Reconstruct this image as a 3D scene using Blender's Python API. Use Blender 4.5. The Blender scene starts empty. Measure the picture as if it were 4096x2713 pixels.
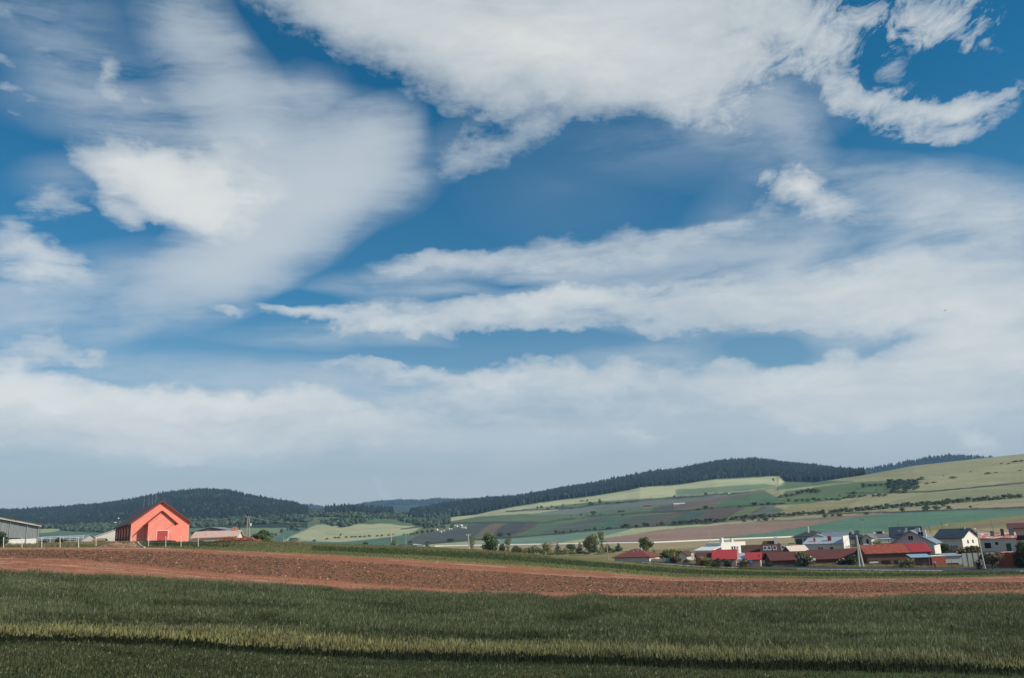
import bpy, bmesh, math, random
import numpy as np
from mathutils import Vector, Matrix
random.seed(7)
rng = np.random.default_rng(11)
S = bpy.context.scene
COL = S.collection
R = math.radians

# ------------------------------------------------------------------ camera
W0, H0, FPX = 4096.0, 2713.0, 3215.0
PITCH = math.atan((2140 - H0 / 2) / FPX)
ROLL = 0.040
CAMZ = 12.0
_f = np.array([0, math.cos(PITCH), math.sin(PITCH)])
_r0 = np.array([1.0, 0, 0]); _u0 = np.array([0, -math.sin(PITCH), math.cos(PITCH)])
CR = math.cos(ROLL) * _r0 - math.sin(ROLL) * _u0
CU = math.cos(ROLL) * _u0 + math.sin(ROLL) * _r0
CF = _f
cam_data = bpy.data.cameras.new('camera')
cam = bpy.data.objects.new('camera', cam_data); COL.objects.link(cam)
M4 = Matrix(((CR[0], CU[0], -CF[0], 0), (CR[1], CU[1], -CF[1], 0), (CR[2], CU[2], -CF[2], CAMZ), (0, 0, 0, 1)))
cam.matrix_world = M4
cam_data.sensor_fit = 'HORIZONTAL'; cam_data.sensor_width = 36
cam_data.lens = 36 * FPX / W0
cam_data.clip_start = 0.5; cam_data.clip_end = 40000
S.camera = cam

def direction(u, v):
    u = np.asarray(u, float); v = np.asarray(v, float)
    a = (u - W0 / 2) / FPX; b = -(v - H0 / 2) / FPX
    return CF + a[..., None] * CR + b[..., None] * CU

def P(u, v, Y):
    """the world point that stands Y metres ahead on the ray of photograph pixel (u, v)"""
    d = direction(u, v); Y = np.asarray(Y, float)
    p = d * (Y / d[..., 1])[..., None]
    p[..., 2] += CAMZ
    return p

def project(p):
    p = np.asarray(p, float) - np.array([0, 0, CAMZ])
    w = p @ CF
    return W0 / 2 + FPX * (p @ CR) / w, H0 / 2 - FPX * (p @ CU) / w

# ------------------------------------------------------------------ render look
S.render.engine = 'CYCLES'
S.view_settings.view_transform = 'Standard'
S.view_settings.look = 'None'
S.view_settings.exposure = 0.0
S.view_settings.gamma = 1.0
S.view_settings.use_curve_mapping = False
S.cycles.use_denoising = True
S.cycles.max_bounces = 6
S.cycles.diffuse_bounces = 2
S.cycles.glossy_bounces = 2
S.cycles.transparent_max_bounces = 6
S.cycles.volume_bounces = 1
S.cycles.sample_clamp_indirect = 4.0

# ------------------------------------------------------------------ sun
SUN_AZ, SUN_EL = 112.0, 34.0       # from the right, a little behind the camera
sd = Vector((math.sin(R(SUN_AZ)) * math.cos(R(SUN_EL)), math.cos(R(SUN_AZ)) * math.cos(R(SUN_EL)), math.sin(R(SUN_EL))))
sun_l = bpy.data.lights.new('sun', 'SUN'); sun_l.energy = 5.0; sun_l.angle = R(0.53); sun_l.color = (1.0, 0.91, 0.77)
sun = bpy.data.objects.new('sun', sun_l); COL.objects.link(sun)
sun.rotation_euler = sd.to_track_quat('Z', 'Y').to_euler(); sun.location = (60, -40, 80)

def srgb(r, g, b):
    def c(x):
        x /= 255.0
        return x / 12.92 if x <= 0.04045 else ((x + 0.055) / 1.055) ** 2.4
    return (c(r), c(g), c(b))

# ------------------------------------------------------------------ world: Nishita sky with procedural clouds
world = bpy.data.worlds.new('World'); S.world = world; world.use_nodes = True
wt = world.node_tree
for n in list(wt.nodes): wt.nodes.remove(n)
STR = 0.1
def wn(t, **kw):
    n = wt.nodes.new(t)
    for k, x in kw.items(): setattr(n, k, x)
    return n
def wl(a, b): wt.links.new(a, b)
def wset(sock, x):
    if hasattr(x, 'is_output') or hasattr(x, 'links'): wl(x, sock)
    else: sock.default_value = x
def wmath(op, a, b=None, c=None, clamp=False):
    n = wn('ShaderNodeMath', operation=op, use_clamp=clamp)
    for i, x in enumerate((a, b, c)):
        if x is not None: wset(n.inputs[i], x)
    return n.outputs[0]
def wvec(op, a, b=None, scale=None):
    n = wn('ShaderNodeVectorMath', operation=op)
    wset(n.inputs[0], a)
    if b is not None: wset(n.inputs[1], b)
    if scale is not None: wset(n.inputs['Scale'], scale)
    return n.outputs[0]
def wsmooth(x, lo, hi):
    n = wn('ShaderNodeMapRange', interpolation_type='SMOOTHSTEP')
    wset(n.inputs[0], x); n.inputs[1].default_value = lo; n.inputs[2].default_value = hi
    return n.outputs[0]
def wmix(f, a, b, mode='MIX'):
    n = wn('ShaderNodeMix', data_type='RGBA', blend_type=mode)
    wset(n.inputs[0], f)
    for s, x in ((n.inputs[6], a), (n.inputs[7], b)):
        if isinstance(x, tuple): s.default_value = (*x[:3], 1)
        else: wl(x, s)
    return n.outputs[2]
def wnoise(vec, scale, detail=6, rough=0.55, dist=0.0, loc=(0, 0, 0), sc=(1, 1, 1), rot=0.0):
    m = wn('ShaderNodeMapping'); wl(vec, m.inputs[0])
    m.inputs[1].default_value = loc; m.inputs[2].default_value = (0, 0, rot); m.inputs[3].default_value = sc
    n = wn('ShaderNodeTexNoise'); wl(m.outputs[0], n.inputs['Vector'])
    n.inputs['Scale'].default_value = scale; n.inputs['Detail'].default_value = detail
    n.inputs['Roughness'].default_value = rough; n.inputs['Distortion'].default_value = dist
    return n

tc = wn('ShaderNodeTexCoord')
sep = wn('ShaderNodeSeparateXYZ'); wl(tc.outputs['Generated'], sep.inputs[0])
dx, dy, dz = sep.outputs
inv = wmath('DIVIDE', 1.0, wmath('ADD', dy, 1.02))
comb = wn('ShaderNodeCombineXYZ'); wl(wmath('MULTIPLY', dx, inv), comb.inputs[0]); wl(wmath('MULTIPLY', dz, inv), comb.inputs[1])
sv = comb.outputs[0]                                   # stereographic sky chart, fixed to north
zz = wmath('ADD', wmath('MAXIMUM', dz, 0.0), 0.16)
comb2 = wn('ShaderNodeCombineXYZ'); wl(wmath('DIVIDE', dx, zz), comb2.inputs[0]); wl(wmath('DIVIDE', dy, zz), comb2.inputs[1])
pv = comb2.outputs[0]                                  # flat cloud-layer chart

warp = wnoise(sv, 5.0, 4, 0.55, sc=(1, 1.6, 1))
wv = wvec('SUBTRACT', warp.outputs['Color'], (0.5, 0.5, 0.5))
sw = wvec('ADD', sv, wvec('SCALE', wv, scale=0.042))
warp2 = wnoise(sv, 26.0, 4, 0.6, sc=(1, 1.4, 1))
sw2 = wvec('ADD', sw, wvec('SCALE', wvec('SUBTRACT', warp2.outputs['Color'], (0.5, 0.5, 0.5)), scale=0.030))
warp3 = wnoise(sv, 85.0, 3, 0.6)
sw2 = wvec('ADD', sw2, wvec('SCALE', wvec('SUBTRACT', warp3.outputs['Color'], (0.5, 0.5, 0.5)), scale=0.006))

def chart(u, v):
    d = direction(u, v); d = d / np.linalg.norm(d, axis=-1, keepdims=True)
    return np.array([d[..., 0] / (d[..., 1] + 1.02), d[..., 2] / (d[..., 1] + 1.02)])

K = 4096 / 2367.0
# u, v, half length, half height (overview pixels), tilt (deg, clockwise), weight
CLOUDS = [
 (1190,668,160,20,0,-1.2),(1230,805,340,26,-2,-1.2),(1800,815,190,34,0,-1.6),(2080,800,110,32,-15,-1.2),(1450,640,200,14,-6,-.5),(1700,620,160,14,-20,-.5),(700,700,120,22,0,-0.5),
 # great grey-white cloud along the top
 (800,-10,240,110,22,1.1),(930,60,280,130,24,1.1),(1130,100,320,150,10,1.2),(1330,110,300,150,0,1.2),(1500,115,250,160,8,1.1),
 (1590,215,150,65,6,0.75),(1640,60,230,140,-10,0.9),(1230,-20,500,110,0,1.0),(1700,110,130,80,-35,0.5),(1750,0,200,60,0,0.7),
 # broken cloud to the upper right
 (1850,100,90,60,45,0.6),(1945,140,110,56,70,0.6),(1840,40,150,50,20,0.5),(1925,190,50,50,20,0.4),(1790,60,120,80,0,0.4),(2170,10,140,75,10,1.15),(2240,60,90,35,10,0.6),(2020,10,130,40,0,0.55),
 (2050,110,90,50,40,0.4),(1900,60,90,45,40,0.4),(1990,200,60,36,30,0.35),
 (2040,232,150,40,8,0.7),(2190,250,150,46,-8,0.75),(1975,240,60,40,0,0.5),(2090,290,150,34,5,0.6),(2000,270,80,36,20,0.35),(2250,228,110,24,-24,0.55),(2110,325,90,22,-4,0.5),(2210,300,80,24,-20,0.45),(2325,190,55,18,-28,0.6),
 (2080,222,140,34,2,0.5),(2205,225,120,34,-6,0.5),
 # small clouds in the middle
 (1160,345,140,40,-16,0.75),(1075,340,60,26,-30,0.35),(1250,310,60,45,-30,0.35),
 # left white clouds
 (262,150,26,46,15,0.62),(285,195,26,22,40,0.55),(360,210,20,13,30,0.45),(10,8,80,30,10,0.55),(10,140,36,12,20,0.6),(10,195,36,12,5,0.5),(62,222,30,12,0,0.4),(110,110,60,16,30,0.3),(30,265,30,8,20,0.3),
 (285,380,115,62,12,1.35),(350,425,150,80,14,1.3),(430,460,150,80,5,1.0),(510,430,160,110,0,0.7),(530,350,90,70,0,0.4),
 (410,500,90,40,0,0.7),
 (120,465,70,30,-10,0.6),(110,505,70,34,-5,0.6),(175,495,36,24,0,0.35),(245,490,30,22,20,0.5),(268,525,45,28,30,0.8),(35,525,50,30,0,0.4),(50,585,110,28,8,0.95),(70,635,120,42,6,1.1),(0,560,50,30,0,0.4),
 (120,780,60,26,-10,0.6),(150,812,110,24,12,0.75),(40,800,110,34,0,0.4),(200,830,60,12,8,0.5),(525,732,44,12,8,0.7),
 # low bank to the left
 (10,880,160,60,10,1.9),(120,930,230,55,5,1.6),(330,930,260,44,3,1.5),(560,935,240,40,4,1.5),(720,955,180,38,6,1.2),(250,985,520,46,3,1.2),(520,995,460,42,2,1.1),(300,955,420,9,3,-.6),(200,1000,420,8,3,-.5),(700,980,260,8,3,-.5),(850,975,220,34,4,0.8),
 (120,1015,380,36,3,0.7),(600,1030,300,20,3,0.45),(820,985,200,30,3,0.6),
 # centre streaks
 (690,738,100,18,14,0.85),(800,755,170,24,5,1.1),(960,750,200,36,2,0.95),(1120,752,220,38,2,0.85),(1320,695,220,34,-6,1.0),(1480,725,230,46,0,0.8),
 (1180,705,160,26,-6,0.6),(1300,760,200,26,6,0.6),
 (930,612,90,26,-4,0.6),(1060,606,160,26,-4,0.6),(1220,595,200,32,-5,0.6),(1420,558,190,34,-8,0.75),(1560,560,120,30,-10,0.6),(1620,535,150,28,-14,0.35),(1330,620,180,26,-4,0.45),
 (1830,440,70,42,40,1.15),(1800,455,70,40,-30,0.8),(1900,480,110,30,16,0.75),
 (2330,560,200,100,20,0.75),(2200,530,200,50,14,0.5),
 (1960,685,380,70,-4,1.1),(2230,730,300,100,4,1.3),(1700,690,260,50,-3,0.7),(1900,740,340,40,2,0.65),(1640,760,200,34,4,0.5),(2150,800,300,60,0,0.6),
 (930,862,200,20,2,0.7),(1150,868,300,28,2,0.85),(1400,880,320,40,0,0.9),(1750,890,380,56,0,1.2),(2100,880,380,80,0,1.2),(2330,840,250,90,0,0.8),(1300,930,340,26,3,0.7),
 (1000,905,180,22,5,0.5),(980,950,240,22,4,0.5),(1180,970,200,16,4,0.4),(1480,992,80,20,12,0.75),(1900,940,420,26,0,0.6),(1350,985,120,14,4,0.35),(1740,920,120,10,4,0.5),
 (2240,1005,55,24,25,0.85),(2290,1030,50,22,0,0.45),(1890,1058,50,14,-8,0.45),(890,1135,30,11,35,0.5),(765,1168,16,8,0,0.35),(145,1165,14,8,0,0.35),
]
VEILS = [
 (1190,668,160,20,0,-1.2),(1230,805,340,26,-2,-1.2),(1800,815,190,34,0,-1.6),(2080,800,110,32,-15,-1.2),(1450,640,200,14,-6,-.5),(1700,620,160,14,-20,-.5),(700,700,120,22,0,-0.5),(2000,590,110,36,-35,-0.5),(1880,620,60,90,40,-0.3),(2110,610,40,90,40,-0.3),
 (450,60,90,200,-14,0.9),(530,200,90,200,-18,0.9),(600,300,110,120,-30,0.6),(430,270,190,130,0,0.45),(690,230,60,60,20,0.35),
 (700,370,240,120,0,1.2),(820,400,160,100,-40,1.0),(700,470,260,110,-35,1.7),(580,560,260,110,-36,1.9),(460,650,220,60,-28,1.4),(600,430,200,120,0,0.8),(870,360,90,70,-30,0.6),
 (220,670,330,70,-8,0.8),(60,740,260,110,0,0.6),(140,50,220,110,20,0.5),(220,220,200,100,20,0.35),(740,240,60,60,0,0.3),
 (980,400,140,40,-45,0.35),(150,420,120,50,0,0.35),(270,270,300,60,10,0.3),
 (1740,230,200,90,0,0.8),(1830,290,60,100,-30,0.45),(1560,320,260,80,0,0.35),(1300,430,200,100,0,0.12),
 (1250,640,480,60,-6,0.9),(1650,580,420,60,-14,0.9),(1500,650,420,60,-4,0.6),(1680,470,60,120,45,0.25),(2100,450,340,60,10,1.0),(2280,490,220,90,12,1.1),
 (2190,600,200,80,30,0.9),(2150,690,500,130,2,1.0),(1820,600,40,140,48,0.6),(2030,590,36,130,42,0.6),(1760,640,160,60,-20,0.6),
 (1050,805,420,20,2,0.6),(700,806,200,16,3,0.4),(900,790,240,20,4,0.35),(950,640,180,30,-8,0.5),(1080,680,180,14,-4,0.3),
 (1000,900,700,40,2,0.7),(1750,820,500,60,0,0.5),(1850,910,760,90,0,.9),(1500,770,420,40,3,0.5),(600,960,760,80,3,1.0),(260,860,200,40,0,0.2),
 (1180,1000,1400,60,0,0.8),(2250,860,360,200,0,0.9),(300,1010,700,60,0,0.8),(2000,620,200,60,-30,0.4),
]
BRIGHT = [
 (240,890,300,24,6,0.6),(560,918,260,18,3,0.6),(60,850,120,24,20,0.7),(850,948,160,14,4,0.5),(1060,858,260,14,2,0.5),(820,748,180,18,4,0.5),(1980,650,300,40,-4,0.4),(1830,430,50,30,30,0.6),
 (330,420,180,100,10,1.3),(430,470,170,80,0,1.1),(480,410,170,110,0,0.7),(60,600,140,50,0,1.1),(70,645,150,40,0,0.8),(20,870,170,60,8,1.1),(220,905,360,34,4,0.5),(560,925,300,30,4,0.5),
 (1000,740,420,46,0,0.55),(1350,700,280,46,-4,0.75),(1850,450,110,50,25,0.9),(2160,40,150,70,10,0.6),(2150,270,190,60,-5,0.9),(1300,150,260,90,0,0.5),(1050,90,170,80,20,0.3),
 (1480,990,90,24,12,0.9),(2240,1010,70,34,25,1.0),(1890,1058,50,16,-8,0.6),(1100,870,400,40,2,0.4),(2250,730,320,110,0,0.5),(2050,880,500,80,0,0.3),(525,730,48,16,8,0.3),(130,795,120,36,10,0.5),
 (260,160,30,70,15,0.4),(100,480,80,50,0,0.5),(265,505,40,40,0,0.7),(640,500,260,90,-38,0.3),
]
def blobsum(lst, vec):
    tot = None
    for (bu, bv, ra, rb, ang, wgt) in lst:
        u, v, a, b = bu * K, bv * K, ra * K, rb * K
        t = R(ang)
        c = chart(u, v); e = 8.0
        A = (chart(u + e * math.cos(t), v + e * math.sin(t)) - c) / e * a
        B = (chart(u - e * math.sin(t), v + e * math.cos(t)) - c) / e * b
        m = wn('ShaderNodeMapping', vector_type='TEXTURE'); wl(vec, m.inputs[0])
        m.inputs[1].default_value = (float(c[0]), float(c[1]), 0)
        m.inputs[2].default_value = (0, 0, math.atan2(A[1], A[0]))
        m.inputs[3].default_value = (float(np.hypot(*A)) * 1.36, float(np.hypot(*B)) * 1.46, 1)
        g = wn('ShaderNodeTexGradient', gradient_type='SPHERICAL'); wl(m.outputs[0], g.inputs[0])
        tot = wmath('MULTIPLY', g.outputs[1], wgt) if tot is None else wmath('MULTIPLY_ADD', g.outputs[1], wgt, tot)
    return tot
cs = wmath('MULTIPLY', blobsum(CLOUDS, sw2), .86)
vs = blobsum(VEILS, sw)
bs = blobsum(BRIGHT, sw2)
# the rest of the sky, outside the picture: the same broken cloud, from noise alone
c0 = chart(2048, 1200)
outm = wsmooth(wvec('DISTANCE', sv, (float(c0[0]), float(c0[1]), 0.0)) if False else wn('ShaderNodeVectorMath', operation='DISTANCE').outputs['Value'], 0.36, 0.6)
_dn = outm.node.inputs[0].links[0].from_node
wl(sv, _dn.inputs[0]); _dn.inputs[1].default_value = (float(c0[0]), float(c0[1]), 0)
far = wnoise(pv, 1.1, 5, 0.55, sc=(1, 1.6, 1), loc=(3.1, 1.7, 0)).outputs[0]
cs = wmath('MULTIPLY_ADD', wmath('MULTIPLY', wsmooth(far, 0.42, 0.72), outm), 1.1, cs)
vs = wmath('MULTIPLY_ADD', wmath('MULTIPLY', wsmooth(far, 0.3, 0.65), outm), 0.6, vs)

def ex(n, lo=.33, hi=.67):                                # noise stretched to -0.5 .. 0.5
    m = wn('ShaderNodeMapRange'); wl(n, m.inputs[0]); m.inputs[1].default_value = lo; m.inputs[2].default_value = hi
    m.inputs[3].default_value = -.5; m.inputs[4].default_value = .5; m.clamp = False
    return m.outputs[0]
n1 = ex(wnoise(sv, 9.0, 9, 0.62, 0.5, sc=(1, 2.6, 1), rot=R(6)).outputs[0])
n2 = ex(wnoise(pv, 3.2, 9, 0.66, 0.3, rot=R(30)).outputs[0])
n3 = ex(wnoise(sv, 34.0, 8, 0.68, 0.3, sc=(1, 2.0, 1), rot=R(25)).outputs[0])
n4 = ex(wnoise(sw, 11.0, 9, 0.66, 0.6, sc=(1, 4.5, 1), rot=R(-8), loc=(2.0, 5.0, 0)).outputs[0])
n5 = ex(wnoise(pv, 19.0, 8, 0.66, 0.5, sc=(1, .55, 1), rot=R(-35)).outputs[0])       # small broken flakes overhead
n6 = ex(wnoise(sw, 9.0, 8, 0.6, 0.2, sc=(.8, 6.0, 1), rot=R(-38), loc=(1, 1, 0)).outputs[0])  # long fibres
def soft(x, k, cap):                                      # 1 - exp(-k x), like light through thin cloud
    return wmath('MULTIPLY', wmath('SUBTRACT', 1.0, wmath('POWER', 2.71828, wmath('MULTIPLY', wmath('MAXIMUM', x, 0.0), -k))), cap)
edge = wmath('SUBTRACT', 1.0, wsmooth(cs, 0.2, 1.5))      # thin edges break up, thick hearts stay whole
high = wsmooth(dz, .30, .50)
nn = wmath('MULTIPLY_ADD', n2, .28, wmath('MULTIPLY', n1, .34))
nn = wmath('MULTIPLY_ADD', n3, .24, nn)
nn = wmath('MULTIPLY_ADD', n4, wmath('MULTIPLY_ADD', high, -.22, .34), nn)
nn = wmath('MULTIPLY_ADD', n5, wmath('MULTIPLY', wmath('MULTIPLY', high, wmath('MULTIPLY_ADD', wsmooth(dx, .12, .34), .85, .25)), 1.0), nn)
csn = wmath('ADD', cs, wmath('MULTIPLY', nn, wmath('MULTIPLY', wsmooth(cs, 0.0, 0.40), wmath('MULTIPLY_ADD', edge, .95, .45))))
csn = wmath('ADD', csn, wmath('MULTIPLY', wmath('MULTIPLY', n5, wsmooth(cs, 0.0, 0.35)), wmath('MULTIPLY', high, wmath('MULTIPLY', wsmooth(dx, .16, .34), .5))))
ca = soft(wmath('SUBTRACT', csn, 0.12), 1.35, 0.95)
leftm = wmath('SUBTRACT', 1.0, wsmooth(dx, -.12, .06))
vnoi = wmath('MULTIPLY_ADD', n1, .34, wmath('MULTIPLY', n3, .24))
vnoi = wmath('MULTIPLY_ADD', n6, wmath('MULTIPLY_ADD', leftm, .42, .30), vnoi)
vnoi = wmath('MULTIPLY_ADD', n4, wmath('MULTIPLY_ADD', leftm, -.22, .55), vnoi)
vsn = wmath('ADD', vs, wmath('MULTIPLY', vnoi, wmath('MULTIPLY', wsmooth(vs, 0.0, 0.7), 1.25)))
va = soft(vsn, 0.80, 0.92)

sky = wn('ShaderNodeTexSky'); sky.sky_type = 'NISHITA'; sky.sun_disc = False
sky.sun_elevation = R(SUN_EL); sky.sun_rotation = R(SUN_AZ); sky.altitude = 600; sky.air_density = 1.0; sky.dust_density = 0.8; sky.ozone_density = 1.6
def q(c): return tuple(x / STR for x in c)
tint = wmix(1.0, sky.outputs[0], (0.035, 0.70, 0.93), "MULTIPLY")
# pale air low over the horizon
elr = wn('ShaderNodeValToRGB'); wl(dz, elr.inputs[0])
er = elr.color_ramp; er.interpolation = 'EASE'
er.elements[0].position = 0.03; er.elements[0].color = (1, 1, 1, 1)
er.elements[1].position = 0.50; er.elements[1].color = (0, 0, 0, 1)
e = er.elements.new(0.11); e.color = (0.72, 0.72, 0.72, 1)
e = er.elements.new(0.19); e.color = (0.26, 0.26, 0.26, 1)
e = er.elements.new(0.30); e.color = (0.05, 0.05, 0.05, 1)
base = wmix(elr.outputs[0], tint, q(srgb(190, 193, 191)))
withveil = wmix(va, base, q(srgb(200, 209, 215)))
bb = wmath('ADD', wmath('MULTIPLY', bs, 0.75), wmath('MULTIPLY', wmath('SUBTRACT', csn, 0.75), 0.22))
bb = wmath('MULTIPLY_ADD', n4, .40, wmath('MULTIPLY_ADD', n3, .22, wmath('MULTIPLY_ADD', n1, .30, bb)))
cc = wn('ShaderNodeValToRGB'); wl(wmath('ADD', wmath('MULTIPLY', bb, 0.6), 0.40), cc.inputs[0])
cr = cc.color_ramp
cr.elements[0].position = 0.0; cr.elements[0].color = (*srgb(166, 182, 195), 1)
cr.elements[1].position = 1.0; cr.elements[1].color = (*srgb(232, 233, 229), 1)
e = cr.elements.new(0.45); e.color = (*srgb(204, 211, 214), 1)
ccol = wmix(1.0, cc.outputs[0], (1 / STR,) * 3, 'MULTIPLY')
final = wmix(ca, withveil, ccol)
# below the horizon the world is plain dull ground colour
final = wmix(wsmooth(dz, -0.06, -0.01), q((0.10, 0.10, 0.08)), final)
bg = wn('ShaderNodeBackground'); wl(final, bg.inputs[0]); bg.inputs[1].default_value = STR
wo = wn('ShaderNodeOutputWorld'); wl(bg.outputs[0], wo.inputs[0])
world.cycles.sampling_method = 'MANUAL'; world.cycles.sample_map_resolution = 512

# ================================================================== helpers for objects
def tag(o, label=None, cat=None, group=None, kind=None):
    if label: o['label'] = label
    if cat: o['category'] = cat
    if group: o['group'] = group
    if kind: o['kind'] = kind
    return o

MATS = {}
def mat(name, col=(0.5, 0.5, 0.5), rough=0.8, var=0.25, scale=2.0, col2=None, bump=0.0, bscale=None, attr=None, spec=0.3,
        stretch=(1, 1, 1), lo=0.35, hi=0.65, detail=5, metal=0.0, trans=0.0):
    """procedural principled material: base colour (or a point attribute) varied by noise, optional second colour and relief"""
    if name in MATS: return MATS[name]
    m = bpy.data.materials.new(name); m.use_nodes = True
    t = m.node_tree; L = t.links.new
    b = t.nodes['Principled BSDF']
    b.inputs['Roughness'].default_value = rough; b.inputs['Specular IOR Level'].default_value = spec
    b.inputs['Metallic'].default_value = metal
    geo = t.nodes.new('ShaderNodeTexCoord')
    mp = t.nodes.new('ShaderNodeMapping'); mp.inputs[3].default_value = stretch
    L(geo.outputs['Object'], mp.inputs[0])
    n = t.nodes.new('ShaderNodeTexNoise'); n.inputs['Scale'].default_value = scale; n.inputs['Detail'].default_value = detail; n.inputs['Roughness'].default_value = 0.62
    L(mp.outputs[0], n.inputs['Vector'])
    if attr:
        a = t.nodes.new('ShaderNodeAttribute'); a.attribute_name = attr
        src = a.outputs['Color']
    else:
        a = t.nodes.new('ShaderNodeRGB'); a.outputs[0].default_value = (*col, 1); src = a.outputs[0]
    if col2 is not None:
        mr = t.nodes.new('ShaderNodeMapRange'); mr.interpolation_type = 'SMOOTHSTEP'
        mr.inputs[1].default_value = lo; mr.inputs[2].default_value = hi; L(n.outputs[0], mr.inputs[0])
        mx = t.nodes.new('ShaderNodeMix'); mx.data_type = 'RGBA'; L(mr.outputs[0], mx.inputs[0]); L(src, mx.inputs[6]); mx.inputs[7].default_value = (*col2, 1)
        src = mx.outputs[2]
    n2 = t.nodes.new('ShaderNodeTexNoise'); n2.inputs['Scale'].default_value = scale * 4.7; n2.inputs['Detail'].default_value = 4
    L(mp.outputs[0], n2.inputs['Vector'])
    mr2 = t.nodes.new('ShaderNodeMapRange'); mr2.inputs[1].default_value = 0.25; mr2.inputs[2].default_value = 0.75
    mr2.inputs[3].default_value = 1 - var; mr2.inputs[4].default_value = 1 + var; L(n2.outputs[0], mr2.inputs[0])
    mu = t.nodes.new('ShaderNodeVectorMath'); mu.operation = 'SCALE'; L(src, mu.inputs[0]); L(mr2.outputs[0], mu.inputs['Scale'])
    L(mu.outputs[0], b.inputs['Base Color'])
    if bump:
        nb = t.nodes.new('ShaderNodeTexNoise'); nb.inputs['Scale'].default_value = bscale or scale * 3; nb.inputs['Detail'].default_value = 6
        L(mp.outputs[0], nb.inputs['Vector'])
        bp = t.nodes.new('ShaderNodeBump'); bp.inputs['Strength'].default_value = 1.0; bp.inputs['Distance'].default_value = bump
        L(nb.outputs[0], bp.inputs['Height']); L(bp.outputs[0], b.inputs['Normal'])
    if trans:
        tr = t.nodes.new('ShaderNodeBsdfTranslucent'); L(mu.outputs[0], tr.inputs[0])
        mx2 = t.nodes.new('ShaderNodeMixShader'); mx2.inputs[0].default_value = trans
        L(b.outputs[0], mx2.inputs[1]); L(tr.outputs[0], mx2.inputs[2])
        L(mx2.outputs[0], t.nodes['Material Output'].inputs[0])
    MATS[name] = m
    return m

def mesh_np(name, verts, faces, m=None, smooth=False, colors=None, parent=None, fmat=None, mats=None):
    """verts (n,3); faces: (k,3) or (k,4) array or list of tuples"""
    me = bpy.data.meshes.new(name)
    verts = np.asarray(verts, np.float32)
    if isinstance(faces, np.ndarray):
        k, c = faces.shape
        me.vertices.add(len(verts)); me.vertices.foreach_set('co', verts.ravel())
        me.loops.add(k * c); me.loops.foreach_set('vertex_index', faces.astype(np.int32).ravel())
        me.polygons.add(k); me.polygons.foreach_set('loop_start', np.arange(0, k * c, c, dtype=np.int32))
        me.polygons.foreach_set('loop_total', np.full(k, c, np.int32))
        me.update(calc_edges=True)
    else:
        me.from_pydata([tuple(map(float, p)) for p in verts], [], faces); me.update()
    if smooth: me.polygons.foreach_set('use_smooth', np.ones(len(me.polygons), bool))
    if colors is not None:
        a = me.attributes.new('tone', 'FLOAT_COLOR', 'POINT')
        c4 = np.ones((len(verts), 4), np.float32); c4[:, :3] = colors; a.data.foreach_set('color', c4.ravel())
    for x in (mats or ([m] if m else [])): me.materials.append(x)
    if fmat is not None: me.polygons.foreach_set('material_index', np.asarray(fmat, np.int32))
    o = bpy.data.objects.new(name, me); COL.objects.link(o)
    if parent is not None: o.parent = parent
    return o

# ---- small value noise on numpy arrays
_tab = rng.random((256, 256))
def vnoise(x, y):
    xi = np.floor(x).astype(int); yi = np.floor(y).astype(int); fx = x - xi; fy = y - yi
    fx = fx * fx * (3 - 2 * fx); fy = fy * fy * (3 - 2 * fy)
    g = lambda a, b: _tab[a & 255, b & 255]
    return (g(xi, yi) * (1 - fx) + g(xi + 1, yi) * fx) * (1 - fy) + (g(xi, yi + 1) * (1 - fx) + g(xi + 1, yi + 1) * fx) * fy
def fbm(x, y, o=4):
    s = 0; a = 0.5; t = 0
    for i in range(o):
        s = s + a * vnoise(x * 2 ** i + 17.3 * i, y * 2 ** i + 9.1 * i); t += a; a *= 0.5
    return s / t

# ================================================================== terrain
# every line: photograph rows v (or heights z below/above the camera) and distances Y, at knots in u
def L(vk, Yk, z=False):
    vu, vv = zip(*vk); yu, yy = zip(*Yk)
    def f(u):
        Y = np.interp(u, yu, yy)
        if not z: return np.interp(u, vu, vv), Y
        zz = np.interp(u, vu, vv)
        # row on which a point with height zz (relative to the camera) at distance Y is seen
        a = (u - W0 / 2) / FPX
        # solve b from z/Y = (CF+a CR+b CU)_z / (.)_y
        k = zz / Y
        b = (k * (CF[1] + a * CR[1]) - (CF[2] + a * CR[2])) / (CU[2] - k * CU[1])
        return H0 / 2 - b * FPX, Y
    return f

A_ = [(0,2297),(400,2321),(800,2347),(1200,2367),(1500,2386),(1900,2396),(2300,2405),(2700,2409),(3300,2408),(3700,2405),(4096,2400),(4400,2398)]
A2 = [(0,2228),(300,2233),(600,2262),(861,2288),(1200,2310),(1500,2336),(1900,2362),(2300,2370),(2700,2372),(3300,2373),(3700,2368),(4096,2358),(4400,2352)]
A3 = [(0,2200),(400,2202),(750,2209),(1150,2232),(1550,2257),(1900,2284),(2300,2308),(2700,2326),(3300,2331),(4096,2329),(4400,2328)]
B_ = [(0,2194),(400,2194),(800,2199),(1200,2216),(1550,2235),(1900,2254),(2300,2282),(2700,2311),(3000,2317),(3300,2318),(3700,2315),(4096,2304),(4400,2300)]
C_ = [(0,2180),(400,2172),(700,2171),(1000,2167),(1150,2169),(1300,2177),(1550,2182),(1900,2198),(2100,2212),(2300,2229),(2530,2251),(2800,2271),(3000,2278),(3300,2284),(3700,2288),(3900,2288),(4096,2286),(4400,2287)]
F_ = [(0,2205),(1000,2200),(1400,2196),(1600,2191),(1753,2187),(2057,2182),(2300,2178),(2600,2173),(2800,2164),(3000,2156),(3200,2148),(3600,2131),(4096,2110),(4400,2100)]
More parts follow.
